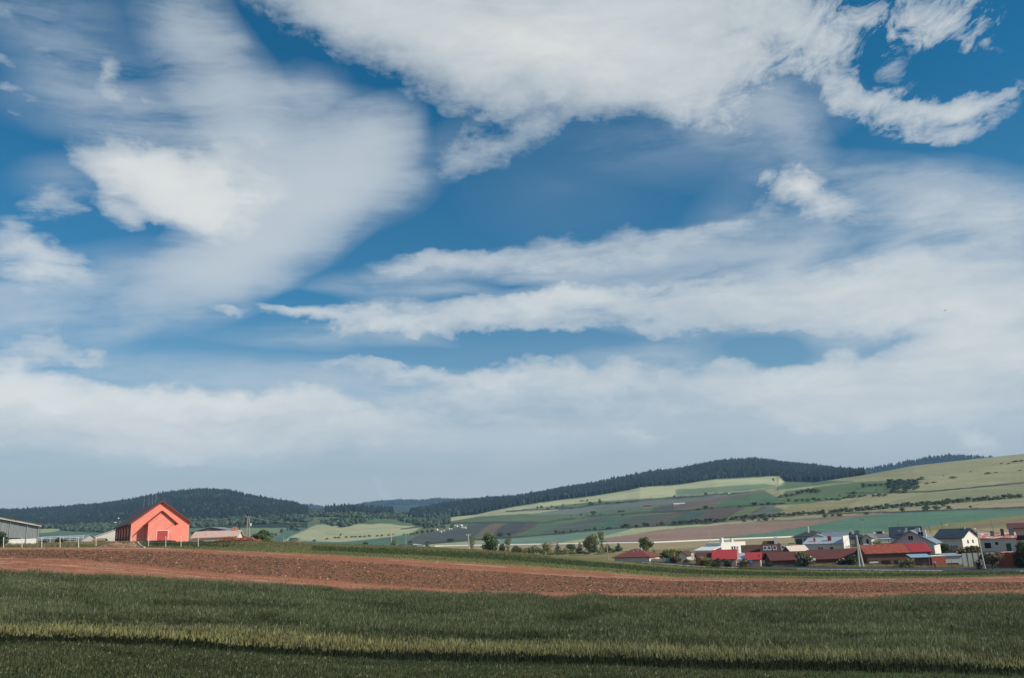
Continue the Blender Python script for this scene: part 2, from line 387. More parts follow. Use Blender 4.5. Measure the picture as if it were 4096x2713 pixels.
G_ = [(0,2190),(1000,2187),(1500,2180),(1716,2173),(1870,2161),(2000,2153),(2100,2144),(2300,2127),(2500,2109),(2700,2101),(2850,2091),(3000,2078),(3150,2067),(3286,2055),(3453,2045),(3656,2035),(3850,2022),(4096,2005),(4400,1990)]
H_ = [(-300,2112),(0,2112),(250,2112),(700,2088),(1000,2080),(1200,2070),(1400,2066),(1600,2080),(1650,2077),(1800,2069),(1901,2059),(2003,2036),(2155,2011),(2373,1984),(2510,1962),(2560,1950),(2712,1940),(2864,1917),(3000,1910),(3115,1903),(3140,1926),(3251,1930),(3453,1902),(3656,1864),(3859,1841),(4096,1815),(4400,1785)]
I_ = [(-300,2052),(0,2050),(150,2047),(280,2036),(400,2025),(500,2010),(600,1993),(700,1979),(800,1967),(900,1970),(960,1983),(1030,1999),(1100,2012),(1180,2022),(1215,2038),(1260,2046),(1400,2040),(1560,2044),(1600,2052),(1640,2056),(1750,2036),(1830,2019),(1950,2003),(2050,2000),(2200,1972),(2400,1938),(2600,1900),(2700,1890),(2800,1870),(2896,1853),(3000,1847),(3130,1859),(3250,1872),(3350,1888),(3440,1902),(3656,1872),(3859,1848),(4096,1830),(4400,1800)]
LINES = [
 L([(0,-1.2),(4096,-1.2)], [(0,3.0),(4096,3.0)], z=True),
 L([(0,-4.5),(4096,-5.5)], [(0,11),(4096,11)], z=True),
 L([(-600,-8.2),(0,-7.9),(2048,-9.0),(4096,-11.0)], [(0,24),(4096,24)], z=True),
 L([(0,2713),(4096,2713)], [(-400,43),(0,44),(2048,49),(4096,53)]),
 L(A_, [(0,105),(2048,108),(4096,106)]),
 L(A2, [(0,121),(861,116),(1900,114),(4096,116)]),
 L(A3, [(0,131),(900,134),(2048,136),(4096,131)]),
 L(B_, [(0,134),(800,137),(1550,143),(2300,150),(3300,152),(4096,138)]),
 L(C_, [(0,168),(700,180),(1300,190),(2300,198),(2600,204),(3000,192),(3300,182),(3700,174),(4096,172)]),
 L([(0,1.4),(1000,0.9),(1300,-3.5),(1600,-7.6),(2000,-8.8),(2300,-9.0),(2600,-9.8),(3000,-11.0),(4096,-11.9)], [(0,262),(2000,262),(2600,262),(3200,215),(4096,205)], z=True),
 L([(0,0.6),(1000,-3),(1300,-7),(1600,-9.0),(2400,-9.3),(3000,-8.6),(3600,-8.0),(4096,-7.4)], [(0,330),(2600,330),(3400,300),(4096,290)], z=True),
 L([(0,-9.5),(1600,-9.8),(2400,-9.6),(3000,-9.0),(4096,-7.8)], [(0,430),(4096,430)], z=True),
 L(F_, [(0,960),(1753,900),(2057,780),(2300,690),(2600,600),(3200,600),(4096,560)]),
 L(G_, [(0,1250),(1716,1200),(2000,1150),(2600,1050),(4096,950)]),
 L([(-300,2140),(0,2140),(600,2135),(1000,2140),(1300,2138),(1600,2118),(1800,2118),(1950,2108),(2150,2092),(2300,2085),(2500,2062),(2700,2042),(3000,2000),(3200,1990),(3400,1985),(3600,1970),(4096,1930),(4400,1910)], [(0,1600),(1600,1550),(2600,1450),(4096,1300)]),
 L(H_, [(-300,1950),(0,1950),(1400,1950),(1800,2200),(2560,2200),(3110,2300),(3140,2050),(3453,1850),(4096,1750)]),
 L(I_, [(0,2900),(1200,2700),(1500,2350),(1640,2500),(1830,2800),(2600,3000),(3300,3000),(3450,2300),(4096,2100)]),
 L([(0,60),(4096,60)], [(0,3900),(4096,3900)], z=True),
 L([(-300,2060),(0,2060),(700,2060),(1100,2040),(1180,2028),(1240,2024),(1310,2035),(1400,2029),(1460,2016),(1520,2009),(1600,2004),(1680,2006),(1750,1999),(1850,2001),(2000,2010),(2400,1990),(3000,1935),(3300,1905),(3440,1888),(3550,1867),(3650,1852),(3700,1842),(3750,1833),(3800,1828),(3870,1830),(3920,1834),(3980,1840),(4050,1850),(4400,1880)], [(0,7000),(2600,7000),(3200,4600),(4400,4600)]),
 L([(0,20),(4096,20)], [(0,8600),(4096,8600)], z=True),
]
NSEG = [3, 6, 10, 60, 30, 14, 8, 26, 14, 6, 6, 26, 40, 44, 44, 26, 6, 8, 4]
ucols = np.concatenate([np.arange(-1500, -300, 60), np.arange(-300, 4396, 4.0), np.arange(4396, 5600, 60)])
rows_v, rows_Y, rows_s = [], [], []
for i in range(len(LINES) - 1):
    v0, Y0 = LINES[i](ucols); v1, Y1 = LINES[i + 1](ucols)
    for k in range(NSEG[i] + (i == len(LINES) - 2)):
        t = k / NSEG[i]
        rows_v.append(v0 + (v1 - v0) * t)
        # the straight world line between the two rows' points, so slopes stay flat between knots
        rows_Y.append(Y0 + (Y1 - Y0) * t); rows_s.append(i + t)
# world points interpolated in space (not in the picture)
PTS = []
for i in range(len(LINES) - 1):
    v0, Y0 = LINES[i](ucols); v1, Y1 = LINES[i + 1](ucols)
    p0, p1 = P(ucols, v0, Y0), P(ucols, v1, Y1)
    for k in range(NSEG[i] + (i == len(LINES) - 2)):
        t = k / NSEG[i]
        PTS.append(p0 + (p1 - p0) * t)
PTS = np.array(PTS)                              # rows, columns, 3
SROW = np.array(rows_s)
# gentle natural unevenness
X, Y, Z = PTS[..., 0], PTS[..., 1], PTS[..., 2]
amp = np.interp(SROW, [0, 2, 3, 4, 7, 8, 11, 12, 13, 14, 15, 16, 17, 18, 19], [0, .1, .18, .05, .06, .05, .1, .0, .5, 1.2, 1.2, 2, 5, 5, 5])[:, None]
wl_ = np.interp(SROW, [0, 3, 8, 11, 13, 15, 17, 19], [6, 9, 12, 40, 90, 160, 300, 500])[:, None]
PTS[..., 2] += amp * (fbm(X / wl_ / 1.8, Y / wl_ * 1.3, 3) - 0.5) * 2
UU, VV = project(PTS)

def seg_index(a): return int(np.searchsorted(SROW, a - 1e-6))
def ground_at(u, v, smin=3.0, smax=17.0):
    """first visible terrain point on the ray of pixel (u, v)"""
    j = np.clip(np.interp(u, ucols, np.arange(len(ucols))), 0, len(ucols) - 1.001); j0 = int(j); f = j - j0
    col = PTS[:, j0] * (1 - f) + PTS[:, j0 + 1] * f
    uu, vv = project(col)
    a, b = seg_index(smin), min(seg_index(smax), len(vv) - 1)
    best = None
    for i in range(a, b):
        if (vv[i] - v) * (vv[i + 1] - v) <= 0 and vv[i] != vv[i + 1] and vv[i] >= v:
            t = (vv[i] - v) / (vv[i] - vv[i + 1]); return col[i] + (col[i + 1] - col[i]) * t
    i = a + int(np.argmin(np.abs(vv[a:b] - v))); return col[i].copy()
def ground_Y(u, Yt):
    """terrain point in column u at distance Yt"""
    j = np.clip(np.interp(u, ucols, np.arange(len(ucols))), 0, len(ucols) - 1.001); j0 = int(j); f = j - j0
    col = PTS[:, j0] * (1 - f) + PTS[:, j0 + 1] * f
    return np.array([np.interp(Yt, col[:, 1], col[:, k]) for k in range(3)])
def ground_xy(x, y):
    """terrain height at world x, y"""
    u, v = 2048.0, 2200.0
    p = ground_Y(2048, y)
    for _ in range(6):
        u, v = project(np.array([x, y, p[2]])); p = ground_Y(float(u), y)
    return float(p[2])

def band(a, b, name, m, color):
    i0, i1 = seg_index(a), seg_index(b)
    if b >= len(LINES) - 1: i1 = len(SROW) - 1
    sub = PTS[i0:i1 + 1]; nr, nc = sub.shape[:2]
    idx = np.arange(nr * nc).reshape(nr, nc)
    q_ = np.stack([idx[:-1, :-1], idx[:-1, 1:], idx[1:, 1:], idx[1:, :-1]], -1).reshape(-1, 4)
    c = color(UU[i0:i1 + 1], VV[i0:i1 + 1], sub, SROW[i0:i1 + 1][:, None] * np.ones((1, nc)))
    return tag(mesh_np(name, sub.reshape(-1, 3), q_, m, True, c.reshape(-1, 3)), kind='structure')

def const(*c): return np.array(c, float)
def mixc(a, b, t): t = np.clip(t, 0, 1)[..., None]; return a * (1 - t) + b * t
def sstep(x, a, b): t = np.clip((x - a) / (b - a), 0, 1); return t * t * (3 - 2 * t)
def inside(u, v, poly):
    r = np.zeros(u.shape, bool); n = len(poly)
    for i in range(n):
        (x0, y0), (x1, y1) = poly[i], poly[(i + 1) % n]
        if y0 == y1: continue
        c = ((y0 > v) != (y1 > v)) & (u < (x1 - x0) * (v - y0) / (y1 - y0) + x0)
        r ^= c
    return r

# ---- colours of the land (albedos, with cloud shade put into the crop greens)
GREEN_D = const(.030, .048, .022); GREEN_M = const(.060, .085, .035); OLIVE = const(.14, .14, .055)
SOIL = const(.300, .128, .078); SOIL_D = const(.150, .085, .055); STRAW = const(.50, .34, .25)
PALE = const(.36, .37, .20); PALE2 = const(.28, .32, .18); TEAL = const(.085, .180, .125); TEAL2 = const(.13, .22, .165)
TAN = const(.33, .26, .165); BROWN = const(.26, .165, .13); GREYG = const(.105, .125, .108); DGREY = const(.072, .086, .080)
MEAD = const(.27, .26, .13); MEAD2 = const(.215, .225, .115); DB = const(.125, .100, .082); GRASS = const(.13, .135, .055); FLOOR = const(.035, .05, .032)

def col_crop(u, v, p, s):
    n = fbm(p[..., 0] / 14, p[..., 1] / 2.5, 4)
    c = mixc(GREEN_D, GREEN_M, n * 1.1 - .1)
    return c
def col_soil(u, v, p, s):
    # compaction lines run along the field edge: use the row parameter as the cross-field coordinate
    n = fbm(p[..., 0] / 9, s * 60, 4); n2 = fbm(p[..., 0] / 1.6, s * 200, 3)
    c = mixc(SOIL, SOIL * .82, n)
    till = sstep(s, 5.0 - .12 + .1 * (n - .5), 5.06) * (1 - sstep(s, 6.0, 6.06))
    c = mixc(c, mixc(SOIL_D, SOIL * .8, n2 * 1.2 - .2), till * .9)
    for s0, w, k in ((4.33, .012, .7), (4.52, .010, .6), (4.70, .012, .8), (4.90, .010, .5), (6.35, .02, .6), (4.25, .035, .5), (4.42, .03, .45), (4.60, .04, .6), (4.80, .03, .4), (4.12, .02, .3), (6.08, .05, .8), (6.75, .05, .6)):
        st = np.exp(-((s - s0 - .02 * np.sin(p[..., 0] / 23)) / w) ** 2) * sstep(fbm(p[..., 0] / 3.0 + s0 * 31, s * 40, 4), .42, .62)
        c = mixc(c, STRAW, st * k)
    return c
def col_verge(u, v, p, s):
    n = fbm(p[..., 0] / 10, p[..., 1] / 4, 4)
    c = mixc(const(.085, .10, .038), const(.18, .165, .07), n * 1.6 - .3)
    # dark crop strip with red gaps between the soil and the crest, from the middle rightwards
    f = s - 7
    right = sstep(u, 1150, 1500)
    strip = sstep(f, .28, .36) * (1 - sstep(f, .60, .72)) * right
    c = mixc(c, const(.055, .085, .032), strip)
    red = np.exp(-((f - .50 - .15 * right) / .05) ** 2) * sstep(fbm(p[..., 0] / 8, s * 30, 3), .45, .65) * right
    c = mixc(c, SOIL * .9, red * .7)
    c = mixc(c, const(.20, .18, .075), (1 - sstep(f, .0, .22)) * .6)
    # left: red earth among the fence, thin grass behind
    left = 1 - sstep(u, 640, 760)
    c = mixc(c, mixc(SOIL, STRAW, n), left * (1 - sstep(f, .02, .16 + .2 * n)))
    return c
def col_village(u, v, p, s):
    n = fbm(p[..., 0] / 14, p[..., 1] / 14, 4)
    c = mixc(const(.17, .16, .07), const(.26, .21, .12), n * 1.4 - .2)
    c = mixc(c, const(.085, .095, .04), sstep(n, .55, .7) * .7)
    g = sstep(s, 10.2, 11.0)
    return mixc(c, mixc(TAN, TAN * const(.85, .95, .9), n), g)
FIELDS = [  # painted in order over the hillside; each its own crop or fallow
 # valley floor between the white road and the hedge
 ([(1500,2200),(1753,2187),(2057,2182),(2300,2178),(2300,2127),(2100,2144),(1870,2161),(1716,2173),(1500,2180)], PALE2),
 ([(1880,2178),(2300,2172),(2420,2163),(2640,2120),(2500,2112),(2300,2129),(2150,2142),(1990,2155),(2000,2168)], TEAL2),
 ([(2300,2178),(2425,2152),(2650,2120),(2900,2098),(3040,2086),(2850,2091),(2700,2100),(2560,2106),(2430,2140),(2240,2170)], PALE*.9),
 ([(2425,2176),(2425,2154),(2520,2140),(2650,2122),(2850,2103),(2895,2096),(3160,2086),(3380,2072),(3640,2048),(3540,2056),(3420,2066),(3260,2100),(3060,2132),(2880,2150),(2780,2166),(2600,2174)], BROWN),
 ([(3330,2068),(3656,2046),(3540,2057),(3420,2070),(3290,2090),(3250,2096)], BROWN*.85),
 ([(2760,2168),(2820,2160),(3060,2132),(3260,2100),(3420,2069),(3540,2056),(3707,2045),(3910,2034),(4096,2029),(4400,2020),(4400,2040),(4200,2056),(4010,2080),(3900,2090),(3760,2100),(3650,2124),(3400,2142)], TEAL),
 ([(3600,2131),(3700,2110),(3790,2092),(3900,2084),(4005,2068),(4200,2050),(4400,2038),(4400,2105),(4096,2115),(3800,2128)], OLIVE*1.35),
 ([(3850,2112),(3920,2096),(4010,2086),(4096,2072),(4400,2050),(4400,2066),(4096,2086),(3960,2104),(3900,2114)], BROWN*.8),
 # pale farm track strip above the teal field
 ([(2880,2089),(3040,2075),(3150,2069),(3286,2057),(3453,2047),(3656,2037),(3850,2024),(4096,2007),(4400,1992),(4400,2016),(4096,2026),(3850,2036),(3656,2046),(3453,2058),(3286,2070),(3100,2082),(2940,2090)], TAN*.92),
 # strips above the hedge, lower slope
 ([(1600,2200),(1716,2174),(1870,2162),(2000,2154),(2150,2140),(2100,2110),(2010,2092),(1900,2096),(1780,2122),(1680,2138),(1640,2160)], DGREY),
 ([(1885,2158),(1960,2150),(2020,2108),(2040,2090),(1975,2092),(1935,2112)], TAN*.45),
 ([(1960,2152),(2050,2144),(2120,2100),(2130,2088),(2040,2089),(2000,2108)], DGREY*.9),
 ([(2035,2150),(2075,2146),(2140,2112),(2170,2090),(2120,2089),(2090,2106)], DB*.8),
 ([(2050,2148),(2160,2138),(2260,2102),(2290,2093),(2160,2090),(2130,2110)], const(.085,.14,.085)),
 ([(2150,2140),(2400,2120),(2470,2070),(2400,2068),(2300,2090),(2240,2102)], GREYG*.85),
 ([(2330,2126),(2480,2113),(2560,2066),(2440,2068),(2400,2082),(2360,2110)], const(.065,.13,.085)),
 ([(2440,2116),(2620,2106),(2700,2056),(2540,2062),(2490,2090)], GREYG*.8),
 ([(2590,2108),(2660,2104),(2760,2046),(2700,2050)], DB*.9),
 ([(2640,2104),(2790,2098),(2860,2040),(2740,2048),(2700,2072)], const(.06,.10,.08)),
 ([(2760,2100),(2910,2090),(3000,2024),(2840,2038)], DB*.85),
 ([(2880,2090),(2950,2084),(3060,2030),(2990,2026)], const(.12,.17,.07)),
 ([(2940,2086),(2990,2080),(3090,2028),(3050,2028)], DB*.9),
 ([(2970,2082),(3070,2070),(3140,2020),(3080,2026)], GREYG*1.05),
 # middle band
 ([(1740,2124),(1800,2100),(1900,2092),(2040,2088),(2240,2092),(2380,2072),(2500,2066),(2600,2060),(2720,2010),(2560,1996),(2430,2012),(2230,2030),(2060,2052),(1850,2090)], const(.105,.155,.085)),
 ([(1900,2068),(2040,2060),(2180,2052),(2280,2034),(2200,2030),(2060,2044)], PALE),
 ([(2100,2060),(2300,2030),(2440,2012),(2560,1998),(2820,1982),(3060,1968),(3140,1962),(2940,1976),(2780,2006),(2620,2020),(2440,2040),(2250,2060)], GREYG*1.45),
 ([(2440,2008),(2600,1996),(2880,1978),(3080,1962),(3180,1960),(3100,1972),(2900,1990),(2700,2012),(2560,2030),(2400,2036)], GREYG*1.3),
 ([(2600,2050),(2620,2030),(2700,2012),(2900,1988),(3060,1966),(3120,1956),(3080,1972),(2960,1998),(2870,2026),(2740,2040)], DB*1.15),
 ([(2600,2052),(2615,2034),(2690,2020),(2700,2042)], GREYG*.75),
 ([(2860,2028),(2900,2000),(2990,1982),(3100,1962),(3300,1958),(3330,1976),(3180,2006),(3120,2018),(2990,2024)], const(.075,.15,.075)),
 # upper pale meadow
 ([(1640,2082),(1800,2071),(1901,2061),(2003,2038),(2155,2013),(2373,1986),(2510,1964),(2560,1952),(2712,1942),(2864,1919),(3000,1911),(3124,1904),(3134,1928),(3110,1948),(2990,1966),(2700,1986),(2540,1996),(2360,2010),(2240,2022),(2140,2032),(2060,2044),(1960,2058),(1800,2086),(1750,2100)], PALE*1.05),
 ([(2700,1984),(2700,1960),(2900,1945),(3060,1935),(3120,1944),(2990,1964)], const(.15,.22,.12)),
 # big right meadow
 ([(3100,2030),(3130,2000),(3060,1960),(3251,1930),(3453,1900),(3656,1862),(3859,1839),(4096,1812),(4400,1780),(4400,1992),(4096,2006),(3850,2023),(3656,2036),(3453,2046),(3286,2056),(3120,2068),(3150,2040)], MEAD),
 ([(3140,1966),(3400,1932),(3560,1920),(3700,1928),(3560,1968),(3400,1990),(3240,2016),(3110,2022)], const(.095,.15,.058)),
 ([(3700,1976),(4096,1936),(4400,1900),(4400,1960),(4096,1998),(3800,2014),(3500,2036),(3420,2040)], MEAD2),
 ([(3100,1962),(3300,1938),(3420,1926),(3320,1922),(3200,1936),(3120,1944)], const(.085,.15,.075)),
 ([(3110,2060),(3160,2024),(3320,2010),(3440,1996),(3380,2040)], const(.24,.215,.10)),
 # left valley side
 ([(-300,2220),(1650,2200),(1640,2140),(1550,2096),(1260,2098),(700,2112),(-300,2125)], const(.075,.145,.10)),
 ([(1130,2165),(1180,2140),(1270,2100),(1510,2094),(1690,2108),(1640,2136),(1560,2150),(1360,2168)], PALE*.88),
 ([(700,2190),(760,2128),(880,2112),(1000,2104),(1190,2101),(1150,2115),(1090,2160),(1080,2190)], const(.14,.20,.11)),
 ([(155,2134),(158,2118),(235,2114),(240,2122),(200,2132)], const(.27,.30,.13)),
 ([(1500,2090),(1560,2075),(1680,2080),(1700,2100),(1560,2096)], const(.085,.15,.07)),
 ([(1290,2092),(1360,2060),(1560,2068),(1680,2082),(1560,2092),(1500,2096)], const(.075,.125,.06)),
]
def col_hills(u, v, p, s):
    # edges of the fields wander a little
    u2 = u + 10 * (fbm(u / 90, v / 25, 3) - .5); v2 = v + 5 * (fbm(u / 70 + 40, v / 30, 3) - .5)
    c = np.ones(u.shape + (3,)) * const(.11, .15, .075)
    for poly, cc in FIELDS:
        m_ = inside(u2, v2, poly); c[m_] = cc
    for bank in (((1600,2118),(1700,2104),(1800,2093),(2000,2090),(2180,2091),(2260,2078),(2420,2061),(2600,2051),(2750,2044),(2900,2028),(3140,2014)),
                 ((2023,2046),(2155,2040),(2322,2029),(2408,2017),(2560,2003),(2712,1991),(3000,1968)),
                 ((1600,2182),(1716,2175),(1870,2163),(2000,2155),(2100,2146),(2300,2129),(2500,2111),(2700,2103),(2850,2093)),
                 ((3270,2056),(3600,2048),(3900,2037),(4400,2018)), ((3380,1973),(3700,1968),(4096,1932),(4400,1896))):
        bu, bv = zip(*bank); d_ = np.abs(v2 - np.interp(u, bu, bv)); on = (u > bu[0]) & (u < bu[-1])
        c[on & (d_ < 2.2 + 1.6 * fbm(u / 30, v * 0, 2))] = const(.050, .070, .045)
    for _ in range(1):       # soft field margins
        c[1:-1] = (c[:-2] + 2 * c[1:-1] + c[2:]) / 4; c[:, 1:-1] = (c[:, :-2] + 2 * c[:, 1:-1] + c[:, 2:]) / 4
    furrow = fbm(p[..., 0] / 14 + p[..., 1] / 30, p[..., 1] / 160, 3); tuft = fbm(p[..., 0] / 22, p[..., 1] / 22, 4)
    c = c * (.84 + .20 * furrow + .14 * tuft)[..., None]
    grey = c.mean(-1, keepdims=True); c = c * .80 + grey * .20 * const(1.05, 1.03, .92)
    forest = (s > 15.0) | ((s > 14.0) & (u < 1230) & (v < 2112))
    n = fbm(p[..., 0] / 60, p[..., 1] / 60, 4)
    c = c * (0.82 + .36 * n)[..., None]
    c[forest] = FLOOR
    # front strip between near ground and the valley road
    c[s < 12.0] = (TAN * .9)
    g = (s <= 12.0); nn_ = fbm(p[..., 0] / 30, p[..., 1] / 50, 4)
    c[g] = mixc(TAN * .85, TAN * const(.9, .98, .85), nn_)[g]
    return c

M_crop = mat('crop_ground', attr='tone', var=.45, scale=3.0, bump=.10, bscale=5, rough=.95, spec=.1)
M_soil = mat('ploughed_soil', attr='tone', var=.45, scale=1.6, bump=.16, bscale=3.5, rough=1.0, spec=.05, stretch=(1, .8, 1))
M_verge = mat('verge_grass', attr='tone', var=.4, scale=1.2, bump=.15, bscale=2.5, rough=1.0, spec=.05)
M_vill = mat('village_ground', attr='tone', var=.3, scale=.6, bump=.15, bscale=1.2, rough=1.0, spec=.05)
M_hill = mat('hill_fields', attr='tone', var=.16, scale=.045, bump=.8, bscale=.12, rough=1.0, spec=.02, detail=8)
band(0, 4, 'crop_field', M_crop, col_crop)
band(4, 7, 'ploughed_field', M_soil, col_soil)
band(7, 8, 'grass_verge', M_verge, col_verge)
band(8, 11, 'village_ground', M_vill, col_village)
band(11, 19, 'hills', M_hill, col_hills)
# ground behind and beside the camera: the bank it stands on
bank = PTS[0]; bx0, bx1 = bank[0, 0], bank[-1, 0]
xs = np.array([p[0] for p in bank]); zs = bank[:, 2]
vv_ = np.concatenate([np.stack([xs, bank[:, 1], zs], 1), np.stack([xs * 6, np.full_like(xs, -60), zs], 1)])
nb_ = len(xs); fq = np.array([[i, i + nb_, i + nb_ + 1, i + 1] for i in range(nb_ - 1)])
tag(mesh_np('railway_bank', vv_, fq, mat('bank_grass', (.09, .10, .04), var=.4, scale=1.0, rough=1.0)), kind='structure')

# ================================================================== scattered ground cover and forest (nobody could count it: stuff)
def scatter(n, s0, s1, u0=-250, u1=4350, ymin=0, mask=None):
    """n points evenly by area over the terrain rows s0..s1"""
    i0, i1 = seg_index(s0), seg_index(s1)
    j0, j1 = np.searchsorted(ucols, [u0, u1])
    p = PTS[i0:i1 + 1, j0:j1 + 1]
    e1 = p[:-1, 1:] - p[:-1, :-1]; e2 = p[1:, :-1] - p[:-1, :-1]
    ar = np.linalg.norm(np.cross(e1, e2), axis=-1)
    ar = ar * (p[:-1, :-1, 1] > ymin)
    pr = (ar / ar.sum()).ravel()
    k = rng.choice(len(pr), n, p=pr)
    a, b = np.unravel_index(k, ar.shape)
    f, g = rng.random((2, n, 1))
    q_ = p[a, b] + e1[a, b] * f + e2[a, b] * g
    s = SROW[i0 + a] + (SROW[np.minimum(i0 + a + 1, len(SROW) - 1)] - SROW[i0 + a]) * g[:, 0]
    u, v = project(q_)
    if mask is not None:
        m = mask(u, v, q_, s); return q_[m], s[m], u[m], v[m]
    return q_, s, u, v

def blades(name, pos, h, w, tone0, tone1, m, lean=.25, per=2):
    """thin upright blades: per triangles at each point"""
    n = len(pos); P_ = np.repeat(pos, per, 0); N = n * per
    h = np.repeat(h, per) * rng.uniform(.7, 1.25, N); w = np.broadcast_to(w, n).repeat(per) * rng.uniform(.7, 1.3, N)
    P_ = P_ + np.stack([rng.normal(0, .12, N), rng.normal(0, .12, N), np.full(N, -.03)], 1) * (h[:, None] * 1.5)
    P_[:, 2] = P_[:, 2] * 0 + np.repeat(pos[:, 2], per) - .03
    a = rng.uniform(-.9, .9, N)
    ax = np.stack([np.cos(a), np.sin(a), 0 * a], 1) * w[:, None] / 2
    tip = P_ + np.stack([rng.normal(.05, lean, N) * h, rng.normal(0, lean, N) * h, h], 1)
    V = np.stack([P_ - ax, P_ + ax, tip], 1).reshape(-1, 3)
    F = np.arange(N * 3).reshape(N, 3)
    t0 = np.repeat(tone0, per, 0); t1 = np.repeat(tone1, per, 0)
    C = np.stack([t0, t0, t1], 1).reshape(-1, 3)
    return tag(mesh_np(name, V, F, m, False, C), kind='stuff')

M_blade = mat('blade', attr='tone', var=.25, scale=2.5, rough=.7, spec=.15, trans=.25)
def lin(knots):
    a, b = zip(*knots); return lambda u: np.interp(u, a, b)
SB = lin([(-300,2566),(0,2572),(600,2586),(1200,2628),(1500,2642),(2300,2664),(2900,2684),(3300,2690),(3700,2696),(4096,2706)])
T2 = lin([(-300,2520),(0,2528),(600,2545),(1000,2556),(1500,2592),(2000,2606),(2700,2616),(3300,2628),(4096,2646)])
def crop(n):
    p, s, u, v = scatter(n, 2.75, 4.0, u0=-260, u1=4350, ymin=36)
    v = v + 5 * (fbm(u / 90, v / 60, 3) - .5)
    x, y = p[:, 0], p[:, 1]
    right = sstep(u, 1500, 3400)
    wob = 10 * (fbm(x / 5, y / 5, 3) - .5)
    v = v + wob
    gap = (v > SB(u)) & (v < SB(u) + 14 + 22 * right)
    front = v >= SB(u) + 14 + 22 * right; lit_crest = (v <= SB(u)) & (v > T2(u)); back = v <= T2(u)
    bandn = fbm(x / 22, y / 2.4, 4); patch = fbm(x / 6 + 9, y / 6, 3)
    h = np.where(front, .32, np.where(lit_crest, .84 + .12 * right, .64)) * (.60 + .8 * bandn) * (.85 + .3 * patch)
    h = np.where(gap, h * .22, h)
    rr = np.clip((T2(u) - v) / 40, 0, 1)
    h = np.where(back, h * (.40 + .60 * rr ** .7), h)
    h = h * np.clip(rng.normal(1, .16, len(p)), .5, 1.5)
    n2 = rng.random(len(p))
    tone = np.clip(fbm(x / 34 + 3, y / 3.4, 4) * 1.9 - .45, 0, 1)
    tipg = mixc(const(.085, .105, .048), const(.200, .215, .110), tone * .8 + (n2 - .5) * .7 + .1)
    tip_lit = mixc(const(.28, .26, .10), const(.46, .41, .18), n2)  # yellower, paler tips: the sunlit crest is put into the colour
    edge_ = sstep(T2(u) + 14 - v, -6, 14)         # painted sunlit tone fades towards the green
    tip_lit = mixc(tip_lit, tipg * 1.35, np.clip(right * .5 + edge_ * .5 + (patch - .5) * .8, 0, 1))
    tipf = mixc(const(.070, .080, .036), const(.140, .145, .068), n2 * .5 + tone * .6)  # front crop tips kept dark, cloud shade put into the colour
    tip = np.where(front[:, None] | gap[:, None], tipf, np.where(lit_crest[:, None], tip_lit, tipg))
    tip = np.where(gap[:, None], tip * .6, tip)  # gap tips darkened: shade before the tall crop, put into the colour
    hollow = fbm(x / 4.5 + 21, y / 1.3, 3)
    h = h * np.where(lit_crest, 1, .45 + 1.1 * sstep(hollow, .25, .6)); tip = tip * (.62 + .75 * sstep(hollow, .25, .65))[:, None]  # hollows: lower crop, with their shade painted into the tips
    stem = np.where(lit_crest[:, None], const(.035, .045, .022), tip * .30 + const(.012, .018, .008))
    blades('wheat_stems', p, h * .88, .038, stem * .5, np.where(lit_crest[:, None], stem, tip * .75), M_blade, lean=.12, per=1)
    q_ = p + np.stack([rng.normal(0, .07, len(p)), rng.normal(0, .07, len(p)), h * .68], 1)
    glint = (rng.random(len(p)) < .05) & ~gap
    tip[glint] = tip[glint] * .3 + const(.58, .60, .42) * .7  # scattered ears paled, sun glints put into the colour
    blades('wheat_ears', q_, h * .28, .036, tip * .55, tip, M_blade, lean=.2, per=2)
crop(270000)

# clods and crop residue on the ploughed field
def chips(name, pos, size, tone, m, flat=.6):
    n = len(pos); T = np.array([[1,0,0],[-.5,.87,0],[-.5,-.87,0],[0,0,1.0]]) 
    a = rng.uniform(0, 6.28, n); c, s_ = np.cos(a), np.sin(a)
    Rz = np.zeros((n, 3, 3)); Rz[:, 0, 0] = c; Rz[:, 0, 1] = -s_; Rz[:, 1, 0] = s_; Rz[:, 1, 1] = c; Rz[:, 2, 2] = 1
    V = np.einsum('nij,kj->nki', Rz, T) * (size[:, None, None] * np.array([1, 1, flat * 1.0]))
    V = V + rng.normal(0, .18, V.shape) * size[:, None, None] + pos[:, None, :] - np.array([0, 0, .01])
    F = np.array([[0,1,3],[1,2,3],[2,0,3]])[None] + np.arange(n)[:, None, None] * 4
    return tag(mesh_np(name, V.reshape(-1, 3), F.reshape(-1, 3), m, False, np.repeat(tone, 4, 0)), kind='stuff')
M_clod = mat('clod', attr='tone', var=.2, scale=4, rough=1, spec=.05)
p, s, u, v = scatter(60000, 4.0, 7.0)
till = (s > 4.95) & (s < 6.03)
keep = till | (rng.random(len(s)) < .28); p, s, u, till = p[keep], s[keep], u[keep], till[keep]
sz = np.minimum(rng.gamma(2.0, .040, len(p)) * np.where(till, 1.1, .6) + .03, .2)
n2 = rng.random(len(p))[:, None]
tone = np.where(n2 < .5, SOIL_D * .9, np.where(n2 < .95, SOIL * 1.0, STRAW * .9)) * rng.uniform(.7, 1.25, (len(p), 1))
tone = np.where(till[:, None] & (rng.random((len(p), 1)) < .45), const(.055, .056, .034), tone)
chips('soil_clods', p, sz, tone, M_clod)

